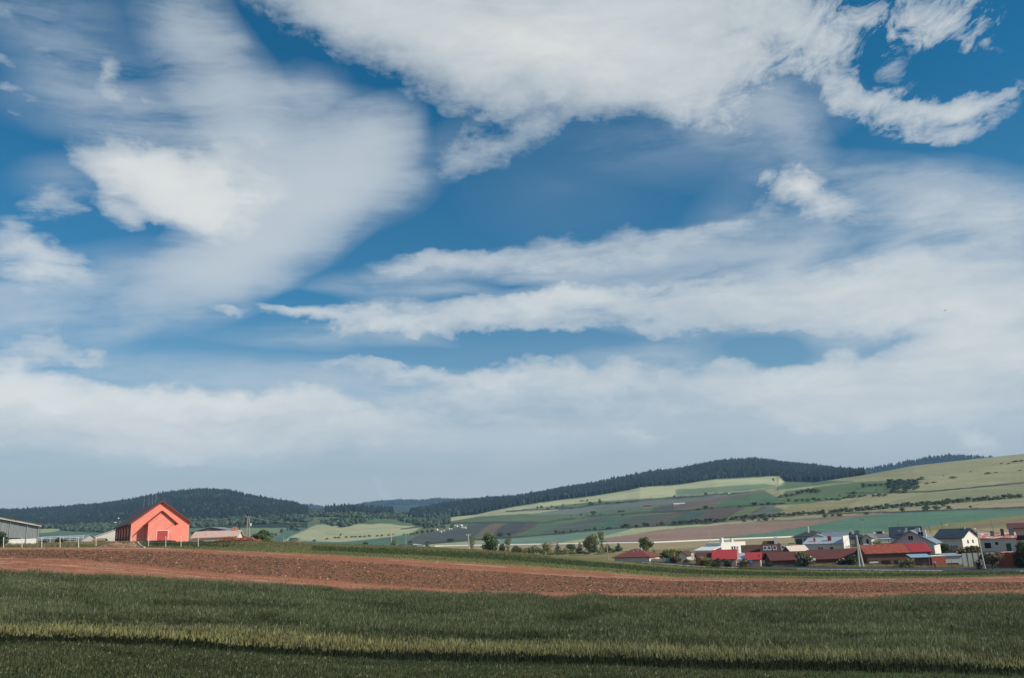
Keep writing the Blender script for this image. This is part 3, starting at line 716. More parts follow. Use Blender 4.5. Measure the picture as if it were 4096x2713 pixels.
# grass on the verge between the ploughed field and the crest
p, s, u, v = scatter(80000, 7.02, 8.6)
f = s - 7; left = 1 - sstep(u, 640, 760)
strip = (f > .30) & (f < .68) & (u > 1250)
keep = (rng.random(len(p)) > left * (1 - sstep(f, .1, .45)))
p, s, u, f, strip, left = [a[keep] for a in (p, s, u, f, strip, left)]
n1_ = fbm(p[:, 0] / 7, p[:, 1] / 3, 3)
h = np.where(strip, .42, .22 + .22 * (left > .5)) * (.5 + n1_)
h = h * np.where((f > .7) & (u > 2200), .35, 1.0)
t = mixc(const(.11, .13, .05), const(.30, .26, .13), n1_ * 1.4 - .2 + rng.normal(0, .15, len(p)))
t = np.where(strip[:, None], const(.085, .125, .05) * rng.uniform(.7, 1.4, (len(p), 1)), t)
t = np.where((left[:, None] > .5) & (rng.random((len(p), 1)) < .4), const(.33, .25, .14), t)
dk = (f > .2 + .2 * n1_) & (rng.random(len(p)) < 1.3 * sstep(u, 540, 640) * (1 - sstep(u, 820, 1000)) * sstep(n1_, .25, .5))
t[dk] = const(.060, .082, .034) * rng.uniform(.7, 1.3, (dk.sum(), 1)); h[dk] *= 1.3
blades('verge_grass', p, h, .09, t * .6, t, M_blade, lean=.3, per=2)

# rough dry grass round the village sheds, beyond the lane
LANE_FAR = lin([(2400,2236),(2530,2243),(2800,2257),(3000,2263),(3300,2268),(3700,2272),(3960,2274),(4096,2273),(4400,2272)])
LANE_NEAR = lin([(2400,2239),(2530,2247),(2800,2266),(3000,2272),(3300,2278),(3700,2282),(3960,2284),(4096,2284),(4400,2284)])

def grid_faces(nr, nc, off=0):
    idx = np.arange(nr * nc).reshape(nr, nc) + off
    return np.stack([idx[:-1, :-1], idx[:-1, 1:], idx[1:, 1:], idx[1:, :-1]], -1).reshape(-1, 4)
def ribbon(name, near, far_, u0, u1, m, lift=.02, n=160, rows=3, smin=7.0, smax=12.5):
    us = np.linspace(u0, u1, n); pts = []
    for k in range(rows):
        t = k / (rows - 1); pts.append([ground_at(x, near(x) * (1 - t) + far_(x) * t, smin, smax) for x in us])
    pts = np.array(pts); pts[..., 2] += lift
    return tag(mesh_np(name, pts.reshape(-1, 3), grid_faces(rows, n), m, True), kind='structure')
# the lane runs just behind the crest, a little above it so the crest does not hide it
def lane():
    us = np.linspace(2490, 4400, 200)
    near = np.array([P(x, LANE_NEAR(x) , np.interp(x, [2440, 2600, 3000, 3300, 3700, 4096], [208, 206, 194, 184, 176, 173]) ) for x in us])
    far_ = np.array([P(x, LANE_FAR(x), np.interp(x, [2440, 2600, 3000, 3300, 3700, 4096], [218, 217, 206, 196, 187, 184]) ) for x in us])
    return us, near, far_
us_, ln, lf = lane()
M_lane = mat('lane_asphalt', (.034, .050, .066), rough=.95, var=.25, scale=1.5, bump=.02)
M_kerb = mat('pale_gravel_edge', (.56, .49, .43), rough=.95, var=.3, scale=3)
def lane_sheet(name, a, b, m, us0, us1, n):
    k = (us_ >= us0) & (us_ <= us1)
    q_ = np.stack([a[k], b[k]], 0)
    return tag(mesh_np(name, q_.reshape(-1, 3), grid_faces(2, k.sum()), m, True), kind='structure')
lane_sheet('lane', ln, lf, M_lane, 2440, 4400, 0)
# pale concrete edge along the near side, broken by grass
dirn = (ln - lf); dirn /= np.linalg.norm(dirn, axis=1, keepdims=True)
e1 = ln + dirn * 1.3; e1[:, 2] = ln[:, 2] + .0
for (a, b) in ((2560, 2960), (3180, 3780), (4060, 4400)):
    lane_sheet('gravel_edge', e1 + [0, 0, .015], ln + [0, 0, .03], M_kerb, a, b, 0)
# rough bank strip that fills from the lane to the houses
bk = lf.copy(); bk2 = lf - dirn * 14; 
for i, x in enumerate(us_):
    g = ground_xy(bk2[i, 0], bk2[i, 1]); bk2[i, 2] = max(g + .03, lf[i, 2] - .2)
kb_ = us_ > 2600
q_ = np.stack([bk - [0, 0, .01], bk * .5 + bk2 * .5, bk2], 0)[:, kb_]
tag(mesh_np('lane_bank', q_.reshape(-1, 3), grid_faces(3, kb_.sum()), mat('bank_dry', (.17, .165, .075), col2=(.30, .25, .15), var=.3, scale=.8, bump=.1, rough=1), True), kind='structure')
# field side of the lane
q_ = np.stack([e1, e1 + dirn * 4 - [0, 0, 1.2]], 0)
tag(mesh_np('field_bank', q_.reshape(-1, 3), grid_faces(2, len(us_)), M_vill, True, np.ones((len(us_) * 2, 3)) * const(.16, .17, .07)), kind='structure')
n_ = 28000
k = rng.integers(int((~kb_).sum()), len(us_) - 1, n_); f = rng.random(n_)[:, None]; t_ = (rng.random(n_) ** 1.3)[:, None]
pos = (lf[k] * (1 - f) + lf[k + 1] * f) * (1 - t_) + (bk2[k] * (1 - f) + bk2[k + 1] * f) * t_
t = mixc(const(.14, .15, .06), const(.40, .33, .19), rng.random(n_) * .7 + .5 * fbm(pos[:, 0] / 6, pos[:, 1] / 6, 3))
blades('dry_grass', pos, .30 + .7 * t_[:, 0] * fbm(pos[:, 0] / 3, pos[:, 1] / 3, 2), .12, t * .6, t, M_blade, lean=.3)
# grass on the field side, hiding the lane in places
n_ = 9000
k = rng.integers(0, len(us_) - 1, n_); f = rng.random(n_)[:, None]
pos = e1[k] * (1 - f) + e1[k + 1] * f + dirn[k] * rng.random((n_, 1)) * 2.5
uu_, _ = project(pos); keep = (np.abs(uu_ - 3070) < 120) | (uu_ > 3770) & (uu_ < 4080) | (rng.random(n_) < .25)
pos = pos[keep]; pos[:, 2] -= .12
t = mixc(const(.10, .13, .05), const(.26, .25, .11), rng.random(len(pos)))
blades('lane_grass', pos, .3 * np.ones(len(pos)), .10, t * .7, t, M_blade, lean=.3)

# ---- the white road across the valley, on its low embankment
F_line = lin([(700,2204),(1600,2192),(1753,2187),(2057,2182),(2300,2178),(2600,2173),(2800,2164),(3000,2156),(3200,2148),(3600,2131),(4096,2110),(4400,2100)])
def road_line(name, line, u0, u1, w, m, h=.8, smin=11.0, smax=13, step=18):
    us = np.arange(u0, u1, step); c = np.array([ground_at(x, line(x), smin, smax) for x in us])
    up = np.array([0, 0, h]); b = np.array([0, w, 0.0])
    rise = np.array([0, 0, 0.8 if w > 4.2 else .6]) * (c[:, 1:2] / 700)
    rows = np.stack([c - [0, .6, .6], c + up, c + up + b + rise, c + b + [0, 4, -1.6]], 0)
    return tag(mesh_np(name, rows.reshape(-1, 3), grid_faces(4, len(us)), m, False), kind='structure')
M_white = mat('white_road', (.74, .70, .62), rough=.9, var=.12, scale=.3)
road_line('valley_road', F_line, 1740, 3262, 4.5, M_white, h=.12)
road_line('farm_track', lin([(1650,2182),(1750,2186),(1850,2189)]), 1652, 1690, 4, M_white, h=.8, smin=10.5)

# ---- forests
def trees_mesh(name, pos, h, w, tone, conif, m):
    n = len(pos); k = 6
    a = np.arange(k) / k * 2 * np.pi
    ring = lambda r, z: np.stack([np.cos(a) * r, np.sin(a) * r, np.full(k, z)], 1)
    # conifer: two stacked cones; broadleaf: uneven egg
    Tc = np.concatenate([ring(1, .12), ring(.55, .48), ring(.75, .45), [[0, 0, 1.0]]])
    Fc = [(i, (i + 1) % k, k + (i + 1) % k) for i in range(k)] + [(i, k + (i + 1) % k, k + i) for i in range(k)] + [(2 * k + i, 2 * k + (i + 1) % k, 3 * k) for i in range(k)]
    Tb = np.concatenate([ring(.75, .15), ring(1.0, .5), ring(.72, .82), [[0, 0, 1.0]]])
    Fb = [(i, (i + 1) % k, k + (i + 1) % k) for i in range(k)] + [(i, k + (i + 1) % k, k + i) for i in range(k)] + [(k + i, k + (i + 1) % k, 2 * k + (i + 1) % k) for i in range(k)] + [(k + i, 2 * k + (i + 1) % k, 2 * k + i) for i in range(k)] + [(2 * k + i, 2 * k + (i + 1) % k, 3 * k) for i in range(k)]
    Vs, Fs, Cs, off = [], [], [], 0
    for T, Fx, sel in ((Tc, Fc, conif), (Tb, Fb, ~conif)):
        q_ = pos[sel]; nn_ = len(q_)
        if not nn_: continue
        an = rng.uniform(0, 6.28, nn_); c, s_ = np.cos(an), np.sin(an)
        V = np.repeat(T[None], nn_, 0) * np.stack([w[sel] / 2, w[sel] / 2, h[sel]], 1)[:, None]
        V = V * (1 + rng.normal(0, .17, V.shape) * np.array([1, 1, .35]))
        x = V[..., 0] * c[:, None] - V[..., 1] * s_[:, None]; y = V[..., 0] * s_[:, None] + V[..., 1] * c[:, None]
        V = np.stack([x, y, V[..., 2]], -1) + q_[:, None]
        Vs.append(V.reshape(-1, 3)); Fs.append((np.array(Fx)[None] + np.arange(nn_)[:, None, None] * len(T) + off).reshape(-1, 3))
        Cs.append(np.repeat(tone[sel], len(T), 0)); off += nn_ * len(T)
    return tag(mesh_np(name, np.concatenate(Vs), np.concatenate(Fs), m, False, np.concatenate(Cs)), kind='stuff')
M_forest = mat('forest_leaf', attr='tone', var=.3, scale=.25, rough=.9, spec=.05)
def forest(name, n, s0, s1, u0, u1, mask=None, mixf=.15, hm=18, dens=None):
    p, s, u, v = scatter(n, s0, s1, u0, u1, mask=mask)
    g = fbm(p[:, 0] / 90, p[:, 1] / 90, 3)
    g2 = fbm(p[:, 0] / 260 + 5, p[:, 1] / 120, 3)
    con = rng.random(len(p)) > mixf * 2.6 * np.clip(g2 - .38, 0, 1) * 2
    h = np.where(con, hm, hm * .78) * rng.uniform(.65, 1.12, len(p)) * np.where(rng.random(len(p)) < .05, 1.22, 1) * (.75 + .5 * g)
    w = np.where(con, h * rng.uniform(.36, .56, len(p)), h * .7)
    t = np.where(con[:, None], const(.018, .030, .030), const(.044, .062, .046)) * rng.uniform(.6, 1.45, (len(p), 1)) * (.6 + .8 * g[:, None])
    p = p - [0, 0, .5]
    return trees_mesh(name, p, h, w, t, con, M_forest)
forest('forest', 25000, 15.0, 16.15, -280, 1230, mixf=.12, hm=16, mask=lambda u, v, p, s: s > 15 + .0)
forest('forest', 19000, 15.0, 16.15, 1640, 3460, mixf=.16, hm=18)
# conifers on the knoll and at the far right ridge
forest('forest', 900, 15.3, 16.3, 1300, 1570, mixf=.05, hm=19, mask=lambda u, v, p, s: v < 2066)
forest('forest', 9000, 17.2, 18.1, 3300, 4300, mixf=.0, hm=22)
forest('forest', 9000, 17.7, 18.1, 1100, 2400, mixf=.1, hm=22)
# lower mixed scrub on the left slopes and round the knoll
def scrub(name, n, mask, hm, u0, u1, s0=13.4, s1=16.1):
    p, s, u, v = scatter(n, s0, s1, u0, u1, mask=mask)
    g = fbm(p[:, 0] / 50, p[:, 1] / 50, 3); keep = g > .36; p = p[keep]; g = g[keep]
    con = rng.random(len(p)) < .12
    h = hm * rng.uniform(.5, 1.4, len(p)); w = np.where(con, h * .4, h * rng.uniform(.8, 1.5, len(p)))
    t = np.where(con[:, None], const(.022, .035, .028), const(.050, .070, .046)) * rng.uniform(.5, 1.5, (len(p), 1))
    return trees_mesh(name, p - [0, 0, .4], h, w, t, con, M_forest)
scrub_low = lin([(-300,2130),(150,2128),(260,2124),(450,2135),(700,2118),(900,2106),(1000,2100),(1250,2092),(1330,2104),(1380,2114),(1500,2078),(1560,2076),(1640,2094),(1700,2116),(1750,2110),(1790,2096),(1830,2098)])
scrub('scrub_wood', 5200, lambda u, v, p, s: (v < scrub_low(u)) & ~((u > 150) & (u < 245) & (v > 2116)), 8, -280, 1230, 14.0, 15.05)
scrub('scrub_wood', 5200, lambda u, v, p, s: (v < scrub_low(u)) & (fbm(p[:, 0] / 120 + 7, p[:, 1] / 60, 3) > .38), 7, 1215, 1800, 13.6, 16.1)
scrub('scrub_wood', 500, lambda u, v, p, s: (np.abs(u - (1190 - (v - 2104) * 2.3)) < 16) & (v > 2100), 6, 1040, 1260, 12.5, 15)

# ---- haze: the air over the valley
def box_obj(name, lo, hi, m):
    x0, y0, z0 = lo; x1, y1, z1 = hi
    V = [(x0,y0,z0),(x1,y0,z0),(x1,y1,z0),(x0,y1,z0),(x0,y0,z1),(x1,y0,z1),(x1,y1,z1),(x0,y1,z1)]
    F = [(0,3,2,1),(4,5,6,7),(0,1,5,4),(1,2,6,5),(2,3,7,6),(3,0,4,7)]
    return mesh_np(name, V, F, m)
allp = PTS.reshape(-1, 3)
hz = bpy.data.materials.new('haze'); hz.use_nodes = True
ht = hz.node_tree
for n in list(ht.nodes): ht.nodes.remove(n)
pvn = ht.nodes.new('ShaderNodeVolumePrincipled'); pvn.inputs['Color'].default_value = (.36, .62, .98, 1); pvn.inputs['Density'].default_value = 6.0e-5; pvn.inputs['Anisotropy'].default_value = 0.0
ho = ht.nodes.new('ShaderNodeOutputMaterial'); ht.links.new(pvn.outputs[0], ho.inputs['Volume'])
hx = float(max(abs(allp[:, 0].min()), allp[:, 0].max())) + 300
HAZE = box_obj('haze', (-hx, -400, float(allp[:, 2].min()) - 3), (hx, float(allp[:, 1].max()) + 100, float(allp[:, 2].max()) + 60), hz)
tag(HAZE, kind='stuff')

# ================================================================== solid builders
class MB:
    def __init__(s): s.V = []; s.F = []
    def add(s, V, F):
        o = len(s.V); s.V += [tuple(map(float, p)) for p in V]; s.F += [tuple(i + o for i in f) for f in F]; return s
    def box(s, x0, y0, z0, x1, y1, z1):
        return s.add([(x0,y0,z0),(x1,y0,z0),(x1,y1,z0),(x0,y1,z0),(x0,y0,z1),(x1,y0,z1),(x1,y1,z1),(x0,y1,z1)],
                     [(0,3,2,1),(4,5,6,7),(0,1,5,4),(1,2,6,5),(2,3,7,6),(3,0,4,7)])
    def slab(s, pts, t):
        """planar polygon thickened downwards by t"""
        n = len(pts); lo = [(p[0], p[1], p[2] - t) for p in pts]
        return s.add(list(pts) + lo, [tuple(range(n)), tuple(range(2 * n - 1, n - 1, -1))] + [(i, n + i, n + (i + 1) % n, (i + 1) % n) for i in range(n)])
    def tube(s, pts, r, k=6, r1=None, cap=True):
        pts = [Vector(p) for p in pts]; n = len(pts); rings = []
        for i, p in enumerate(pts):
            d = (pts[min(i + 1, n - 1)] - pts[max(i - 1, 0)]).normalized()
            a = d.cross(Vector((0.3, 0.9, 0.1)) if abs(d.z) > .9 else Vector((0, 0, 1))).normalized(); b = d.cross(a)
            rr = r if r1 is None else r + (r1 - r) * i / (n - 1)
            rings.append([p + (a * math.cos(2 * math.pi * j / k) + b * math.sin(2 * math.pi * j / k)) * rr for j in range(k)])
        V = [q_ for g in rings for q_ in g]
        F = [(i * k + j, i * k + (j + 1) % k, (i + 1) * k + (j + 1) % k, (i + 1) * k + j) for i in range(n - 1) for j in range(k)]
        if cap: F += [tuple(range(k - 1, -1, -1)), tuple(range((n - 1) * k, n * k))]
        return s.add(V, F)
    def ball(s, c, rx, ry=None, rz=None, k=8, h=5):
        ry = ry or rx; rz = rz or rx
        V = [(c[0], c[1], c[2] - rz)] + [(c[0] + rx * math.cos(2*math.pi*j/k) * math.sin(math.pi*i/h), c[1] + ry * math.sin(2*math.pi*j/k) * math.sin(math.pi*i/h), c[2] - rz * math.cos(math.pi*i/h)) for i in range(1, h) for j in range(k)] + [(c[0], c[1], c[2] + rz)]
        F = [(0, 1 + (j + 1) % k, 1 + j) for j in range(k)]
        F += [(1 + i*k + j, 1 + i*k + (j+1) % k, 1 + (i+1)*k + (j+1) % k, 1 + (i+1)*k + j) for i in range(h - 2) for j in range(k)]
        F += [(len(V) - 1, 1 + (h-2)*k + j, 1 + (h-2)*k + (j+1) % k) for j in range(k)]
        return s.add(V, F)
    def build(s, name, m, parent=None, smooth=False):
        return mesh_np(name, s.V, s.F, m, smooth, parent=parent)

def thing(name, label, cat, loc, yaw=0.0, group=None):
    o = bpy.data.objects.new(name, None); COL.objects.link(o)
    o.empty_display_size = .5
    o.location = tuple(map(float, loc)); o.rotation_euler = (0, 0, R(yaw))
    return tag(o, label, cat, group)

def window(parent, face, w, d, a, z, ww, hh, m_pane, m_frame, name='window', bars=1):
    """face front/right/left; a = distance along the face to the window's left edge, z its sill height"""
    f = MB(); p = MB(); t = .07; e = .05
    def put(mb, x0, z0, x1, z1, o0, o1):
        if face == 'front': mb.box(x0, -o1, z0, x1, -o0, z1)
        elif face == 'right': mb.box(w + o0, x0, z0, w + o1, x1, z1)
        else: mb.box(-o1, d - x1, z0, -o0, d - x0, z1)
    put(f, a - t, z - t, a, z + hh + t, .003, e); put(f, a + ww, z - t, a + ww + t, z + hh + t, .003, e)
    put(f, a, z - t, a + ww, z, .003, e); put(f, a, z + hh, a + ww, z + hh + t, .003, e)
    for i in range(bars): put(f, a + ww * (i + 1) / (bars + 1) - .025, z, a + ww * (i + 1) / (bars + 1) + .025, z + hh, .02, e - .008)
    put(p, a, z, a + ww, z + hh, .003, .018)
    fo = f.build(name, m_frame, parent); p.build('pane', m_pane, fo)
    return fo

# colours of things
WALL_G = mat('plaster_grey', (.50, .485, .45), var=.12, scale=.7, bump=.01, bscale=8, rough=.95)
WALL_L = mat('plaster_light', (.62, .60, .55), var=.12, scale=.6, bump=.01, bscale=8, rough=.95)
WALL_W = mat('plaster_white', (.68, .65, .60), var=.08, scale=.5, bump=.01, bscale=8, rough=.9)
WALL_B = mat('plaster_blue_grey', (.50, .53, .56), var=.12, scale=.7, bump=.01, rough=.95)
WALL_T = mat('plaster_tan', (.46, .36, .26), var=.15, scale=.7, bump=.01, rough=.95)
WALL_P = mat('plaster_pink', (.55, .33, .27), var=.18, scale=.8, col2=(.40, .30, .27), bump=.01, rough=.95)
BRICK_R = mat('brick_red', (.33, .085, .055), var=.3, scale=3, col2=(.22, .07, .05), bump=.02, rough=.95)
BRICK_D = mat('brick_dark', (.15, .085, .07), var=.4, scale=2.2, col2=(.17, .09, .07), bump=.02, rough=.95)
ROOF_RED = mat('roof_bright_red', (.38, .045, .05), var=.12, scale=1.2, rough=.45, spec=.4)
ROOF_RED2 = mat('roof_faded_red', (.33, .075, .05), var=.25, scale=1.6, col2=(.17, .045, .035), rough=.8)
ROOF_MAR = mat('roof_maroon_tile', (.125, .038, .035), var=.4, scale=2.5, col2=(.075, .032, .03), bump=.04, bscale=6, rough=.9)
ROOF_BRN = mat('roof_brown_tile', (.060, .030, .026), var=.5, scale=2.5, col2=(.095, .045, .036), bump=.04, bscale=6, rough=.9)
ROOF_RB = mat('roof_russet', (.20, .055, .045), var=.25, scale=2.5, col2=(.14, .045, .04), bump=.03, rough=.9)
ROOF_NAVY = mat('roof_navy', (.025, .040, .062), var=.25, scale=2, rough=.6)
ROOF_CHAR = mat('roof_charcoal', (.045, .052, .062), var=.25, scale=2, rough=.7)
ROOF_GRY = mat('roof_slate_grey', (.13, .13, .135), var=.2, scale=2, rough=.75)
ROOF_BLU = mat('roof_blue_grey', (.17, .21, .26), var=.15, scale=1.5, rough=.6)
ROOF_MET = mat('roof_metal', (.36, .40, .45), var=.15, scale=1.0, col2=(.28, .31, .36), rough=.5, spec=.5)
ROOF_PAT = mat('roof_rusty_patched', (.42, .10, .06), var=.25, scale=.9, col2=(.66, .62, .58), lo=.50, hi=.56, rough=.8)
ROOF_PEEL = mat('roof_peeling', (.52, .37, .32), var=.18, scale=1.3, col2=(.26, .12, .09), lo=.60, hi=.66, rough=.9)
DARK = mat('dark_opening', (.014, .014, .016), var=.3, scale=2, rough=.8)
GLASS = mat('window_glass', (.035, .045, .055), var=.2, scale=2, rough=.12, spec=.6)
GLASS_B = mat('pale_glass', (.16, .18, .20), var=.2, scale=1, rough=.15, spec=.6)
FRAME_W = mat('frame_white', (.70, .69, .66), var=.05, rough=.6)
FRAME_D = mat('frame_dark', (.05, .045, .045), var=.1, rough=.6)
CHIM_W = mat('chimney_white', (.68, .66, .62), var=.12, scale=3, rough=.9)
CHIM_R = mat('chimney_orange', (.48, .17, .09), var=.2, scale=4, rough=.95)
METAL_P = mat('galvanised_pole', (.42, .43, .43), var=.1, scale=2, rough=.5, metal=.4)
CONC = mat('concrete_pole', (.47, .45, .41), var=.15, scale=3, rough=.95)
CONC_W = mat('concrete_white', (.68, .66, .61), var=.12, scale=3, rough=.95)
WOOD_D = mat('pole_wood', (.13, .095, .07), var=.3, scale=3, rough=.95)
WOOD_L = mat('pole_wood_pale', (.33, .26, .19), var=.3, scale=3, rough=.95)
SHEET = mat('corrugated_grey', (.22, .245, .26), var=.15, scale=1.2, col2=(.17, .19, .20), rough=.7, stretch=(3, 3, .3))
SHEET_L = mat('corrugated_pale', (.40, .40, .38), var=.15, scale=1.2, rough=.7)

def solve_z(x, y, v):
    """height at world x, y that is seen on photograph row v"""
    lo, hi = -40.0, 400.0
    for _ in range(50):
        mid = (lo + hi) / 2
        if project(np.array([x, y, mid]))[1] > v: lo = mid
        else: hi = mid
    return (lo + hi) / 2
def solve_along(o, ax, z, u):
    """distance along horizontal axis ax from o at which column u is reached"""
    lo, hi = 0.0, 120.0
    s0 = project(np.array([o[0], o[1], z]))[0]
    s1 = project(np.array([o[0] + ax[0] * .5, o[1] + ax[1] * .5, z]))[0]
    sg = 1 if s1 > s0 else -1
    for _ in range(50):
        mid = (lo + hi) / 2
        if (project(np.array([o[0] + ax[0] * mid, o[1] + ax[1] * mid, z]))[0] - u) * sg < 0: lo = mid
        else: hi = mid
    return (lo + hi) / 2

def house(name, label, cat, u0, ve, Y, yaw, u1, d, va, roof, wm, rm, wins=(), over=.45, thick=.16, base=None, group=None, right_m=None, sink=.5, ur=None, ins=None, min_wall=1.0):
    """u0, ve: the front left eave corner as photographed, Y metres off; u1: column of the front right corner; d depth; va: row of the ridge
    wins: (face, a0, z0, w, h, pane, frame[, bars]) with a0 and z0 fractions of the face's length and the wall's height"""
    p = P(u0, ve, Y); ax = (math.cos(R(yaw)), math.sin(R(yaw))); ay = (-ax[1], ax[0])
    w = solve_along(p, ax, p[2], u1)
    if ur is not None:      # depth from the column of the rear right corner
        pr = (p[0] + ax[0] * w, p[1] + ax[1] * w); d = solve_along(pr, ay, p[2], ur)
    gz = min(ground_xy(p[0] + ax[0] * a + ay[0] * b, p[1] + ax[1] * a + ay[1] * b) for a, b in ((0, 0), (w, 0), (w, d), (0, d))) - sink
    if base is not None: gz = base
    he = max(p[2] - gz, min_wall)
    t = thing(name, label, cat, (p[0], p[1], gz), yaw, group)
    def ridge_z(lx, ly):
        x = p[0] + ax[0] * lx + ay[0] * ly; y = p[1] + ax[1] * lx + ay[1] * ly
        return solve_z(x, y, va) - gz
    o = over
    if roof == 'flat':
        MB().box(0, 0, 0, w, d, he).build('wall', wm, t)
        r = MB().box(-o, -o, he + .002, w + o, d + o, he + thick); r.build('roof', rm, t); zr = he
    elif roof == 'gable_x':       # slope towards the front
        zr = max(ridge_z(w / 2, d / 2), he + .3); s_ = (zr - he) / (d / 2)
        MB().add([(0,0,0),(w,0,0),(w,d,0),(0,d,0),(0,0,he),(w,0,he),(w,d,he),(0,d,he),(0,d/2,zr),(w,d/2,zr)],
                 [(0,3,2,1),(0,1,5,4),(2,3,7,6),(1,2,6,9,5),(3,0,4,8,7),(4,5,9,8),(7,8,9,6)]).build('wall', wm, t)
        r = MB(); z0 = he - s_ * o
        r.slab([(-o,-o,z0+thick),(w+o,-o,z0+thick),(w+o,d/2,zr+thick),(-o,d/2,zr+thick)], thick - .01)
        r.slab([(-o,d/2+.004,zr+thick),(w+o,d/2+.004,zr+thick),(w+o,d+o,z0+thick),(-o,d+o,z0+thick)], thick - .01)
        ro = r.build('roof', rm, t)
    elif roof == 'gable_y':       # gable towards the front
        zr = max(ridge_z(w / 2, 0), he + .3); s_ = (zr - he) / (w / 2)
        MB().add([(0,0,0),(w,0,0),(w,d,0),(0,d,0),(0,0,he),(w,0,he),(w,d,he),(0,d,he),(w/2,0,zr),(w/2,d,zr)],
                 [(0,3,2,1),(0,1,5,8,4),(2,3,7,9,6),(1,2,6,5),(3,0,4,7),(4,8,9,7),(5,6,9,8)]).build('wall', wm, t)
        r = MB(); z0 = he - s_ * o
        r.slab([(-o,-o,z0+thick),(w/2,-o,zr+thick),(w/2,d+o,zr+thick),(-o,d+o,z0+thick)], thick - .01)
        r.slab([(w/2+.004,-o,zr+thick),(w+o,-o,z0+thick),(w+o,d+o,z0+thick),(w/2+.004,d+o,zr+thick)], thick - .01)
        r.build('roof', rm, t)
    elif roof == 'hip':
        i0, i1 = ins or (min(d, w) / 2,) * 2
        zr = max(ridge_z(w / 2, d / 2), he + .4); s_ = (zr - he) / (d / 2)
        MB().box(0, 0, 0, w, d, he).build('wall', wm, t)
        z0 = he - .05
        if w >= d: A, B = (i0, d / 2, zr), (w - i1, d / 2, zr)
        else: A, B = (w / 2, i0, zr), (w / 2, d - i1, zr)
        c = [(-o,-o,z0),(w+o,-o,z0),(w+o,d+o,z0),(-o,d+o,z0)]
        lo = [(x, y, z - thick) for x, y, z in c]
        V = c + [A, B] + lo
        if w >= d: F = [(0,1,5,4),(2,3,4,5),(3,0,4),(1,2,5)]
        else: F = [(0,1,4),(1,2,5,4),(2,3,5),(3,0,4,5)]
        F += [(9,8,7,6)[::-1][::-1], (0,6,7,1),(1,7,8,2),(2,8,9,3),(3,9,6,0)]
        MB().add(V, F).build('roof', rm, t)
    elif roof == 'shed':          # single slope, eave to the front
        x = p[0] + ay[0] * d; y = p[1] + ay[1] * d
        zr = max(solve_z(x, y, va) - gz, he + .1); s_ = (zr - he) / d
        MB().add([(0,0,0),(w,0,0),(w,d,0),(0,d,0),(0,0,he),(w,0,he),(w,d,zr),(0,d,zr)],
                 [(0,3,2,1),(4,5,6,7),(0,1,5,4),(1,2,6,5),(2,3,7,6),(3,0,4,7)]).build('wall', wm, t)
        r = MB(); r.slab([(-o,-o,he-s_*o+thick),(w+o,-o,he-s_*o+thick),(w+o,d+o*.3,zr+s_*.3*o+thick),(-o,d+o*.3,zr+s_*.3*o+thick)], thick - .01)
        r.build('roof', rm, t)
    for wi in wins:
        face, a, z, ww, hh, pm, fm = wi[:7]; bars = wi[7] if len(wi) > 7 else 1
        nm = wi[8] if len(wi) > 8 else 'window'
        Lf = w if face == 'front' else d
        window(t, face, w, d, a * Lf, z * he, ww, hh, pm, fm, nm, bars)
    t['dims'] = (w, d, he, zr)
    return t, w, d, he, zr

def chimney(parent, x, y, z0, z1, s_=.5, m=CHIM_W, cap=CONC, name='chimney'):
    c = MB().box(x - s_/2, y - s_/2, z0, x + s_/2, y + s_/2, z1).build(name, m, parent)
    return c
def roof_dish(parent, x, y, z, r=.35, m=FRAME_W):
    mb = MB(); mb.tube([(x, y, z), (x, y, z + .5)], .03)
    k = 10; V = [(x, y - .12, z + .75)]; 
    for i in range(k):
        a = 2 * math.pi * i / k; V.append((x + r * math.cos(a), y - .3, z + .75 + r * math.sin(a)))
    b0 = len(mb.V); mb.add(V, [(0, 1 + i, 1 + (i + 1) % k) for i in range(k)])
    return mb.build('satellite_dish', m, parent)

# ------------------------------------------------------------------ the big coral barn
t, w, d, he, zr = house('coral_barn', 'large coral pink barn with a gabled porch, maroon door and long maroon roof', 'barn',
    527, 2090.5, 190, 31, 757, 38, 2006, 'gable_y', mat('coral_plaster', (.80, .262, .20), var=.10, scale=.22, bump=.012, bscale=6, rough=.9, spec=.2),
    mat('barn_roof', (.115, .070, .066), var=.2, scale=.8, col2=(.15, .09, .085), bump=.03, bscale=5, rough=.8, stretch=(.4, 3, 1)), over=.55, thick=.16, sink=1.2)
CORAL = MATS['coral_plaster']; BROOF = MATS['barn_roof']
RED_TRIM = mat('dark_red_boards', (.30, .04, .04), var=.15, scale=3, rough=.7)
DOOR_R = mat('maroon_door', (.40, .055, .06), var=.08, scale=1.2, rough=.6, stretch=(6, 1, .2))
SHADE_P = mat('side_panel_shade', (.30, .050, .050), var=.2, scale=2, rough=.8)
s_ = (zr - he) / (w / 2)
# barge boards under the gable edges
bb_ = MB()
for sg in (-1, 1):
    x0 = w/2; x1 = w/2 + sg * (w/2 + .55); z1 = he - s_ * .55
    bb_.add([(x0,-.62,zr+.06),(x1,-.62,z1+.06),(x1,-.62,z1-.10),(x0,-.62,zr-.10),(x0,-.56,zr+.06),(x1,-.56,z1+.06),(x1,-.56,z1-.10),(x0,-.56,zr-.10)],
            [(0,1,2,3),(7,6,5,4),(0,4,5,1),(3,2,6,7),(1,5,6,2),(0,3,7,4)])
bb_.build('barge_board', RED_TRIM, t)
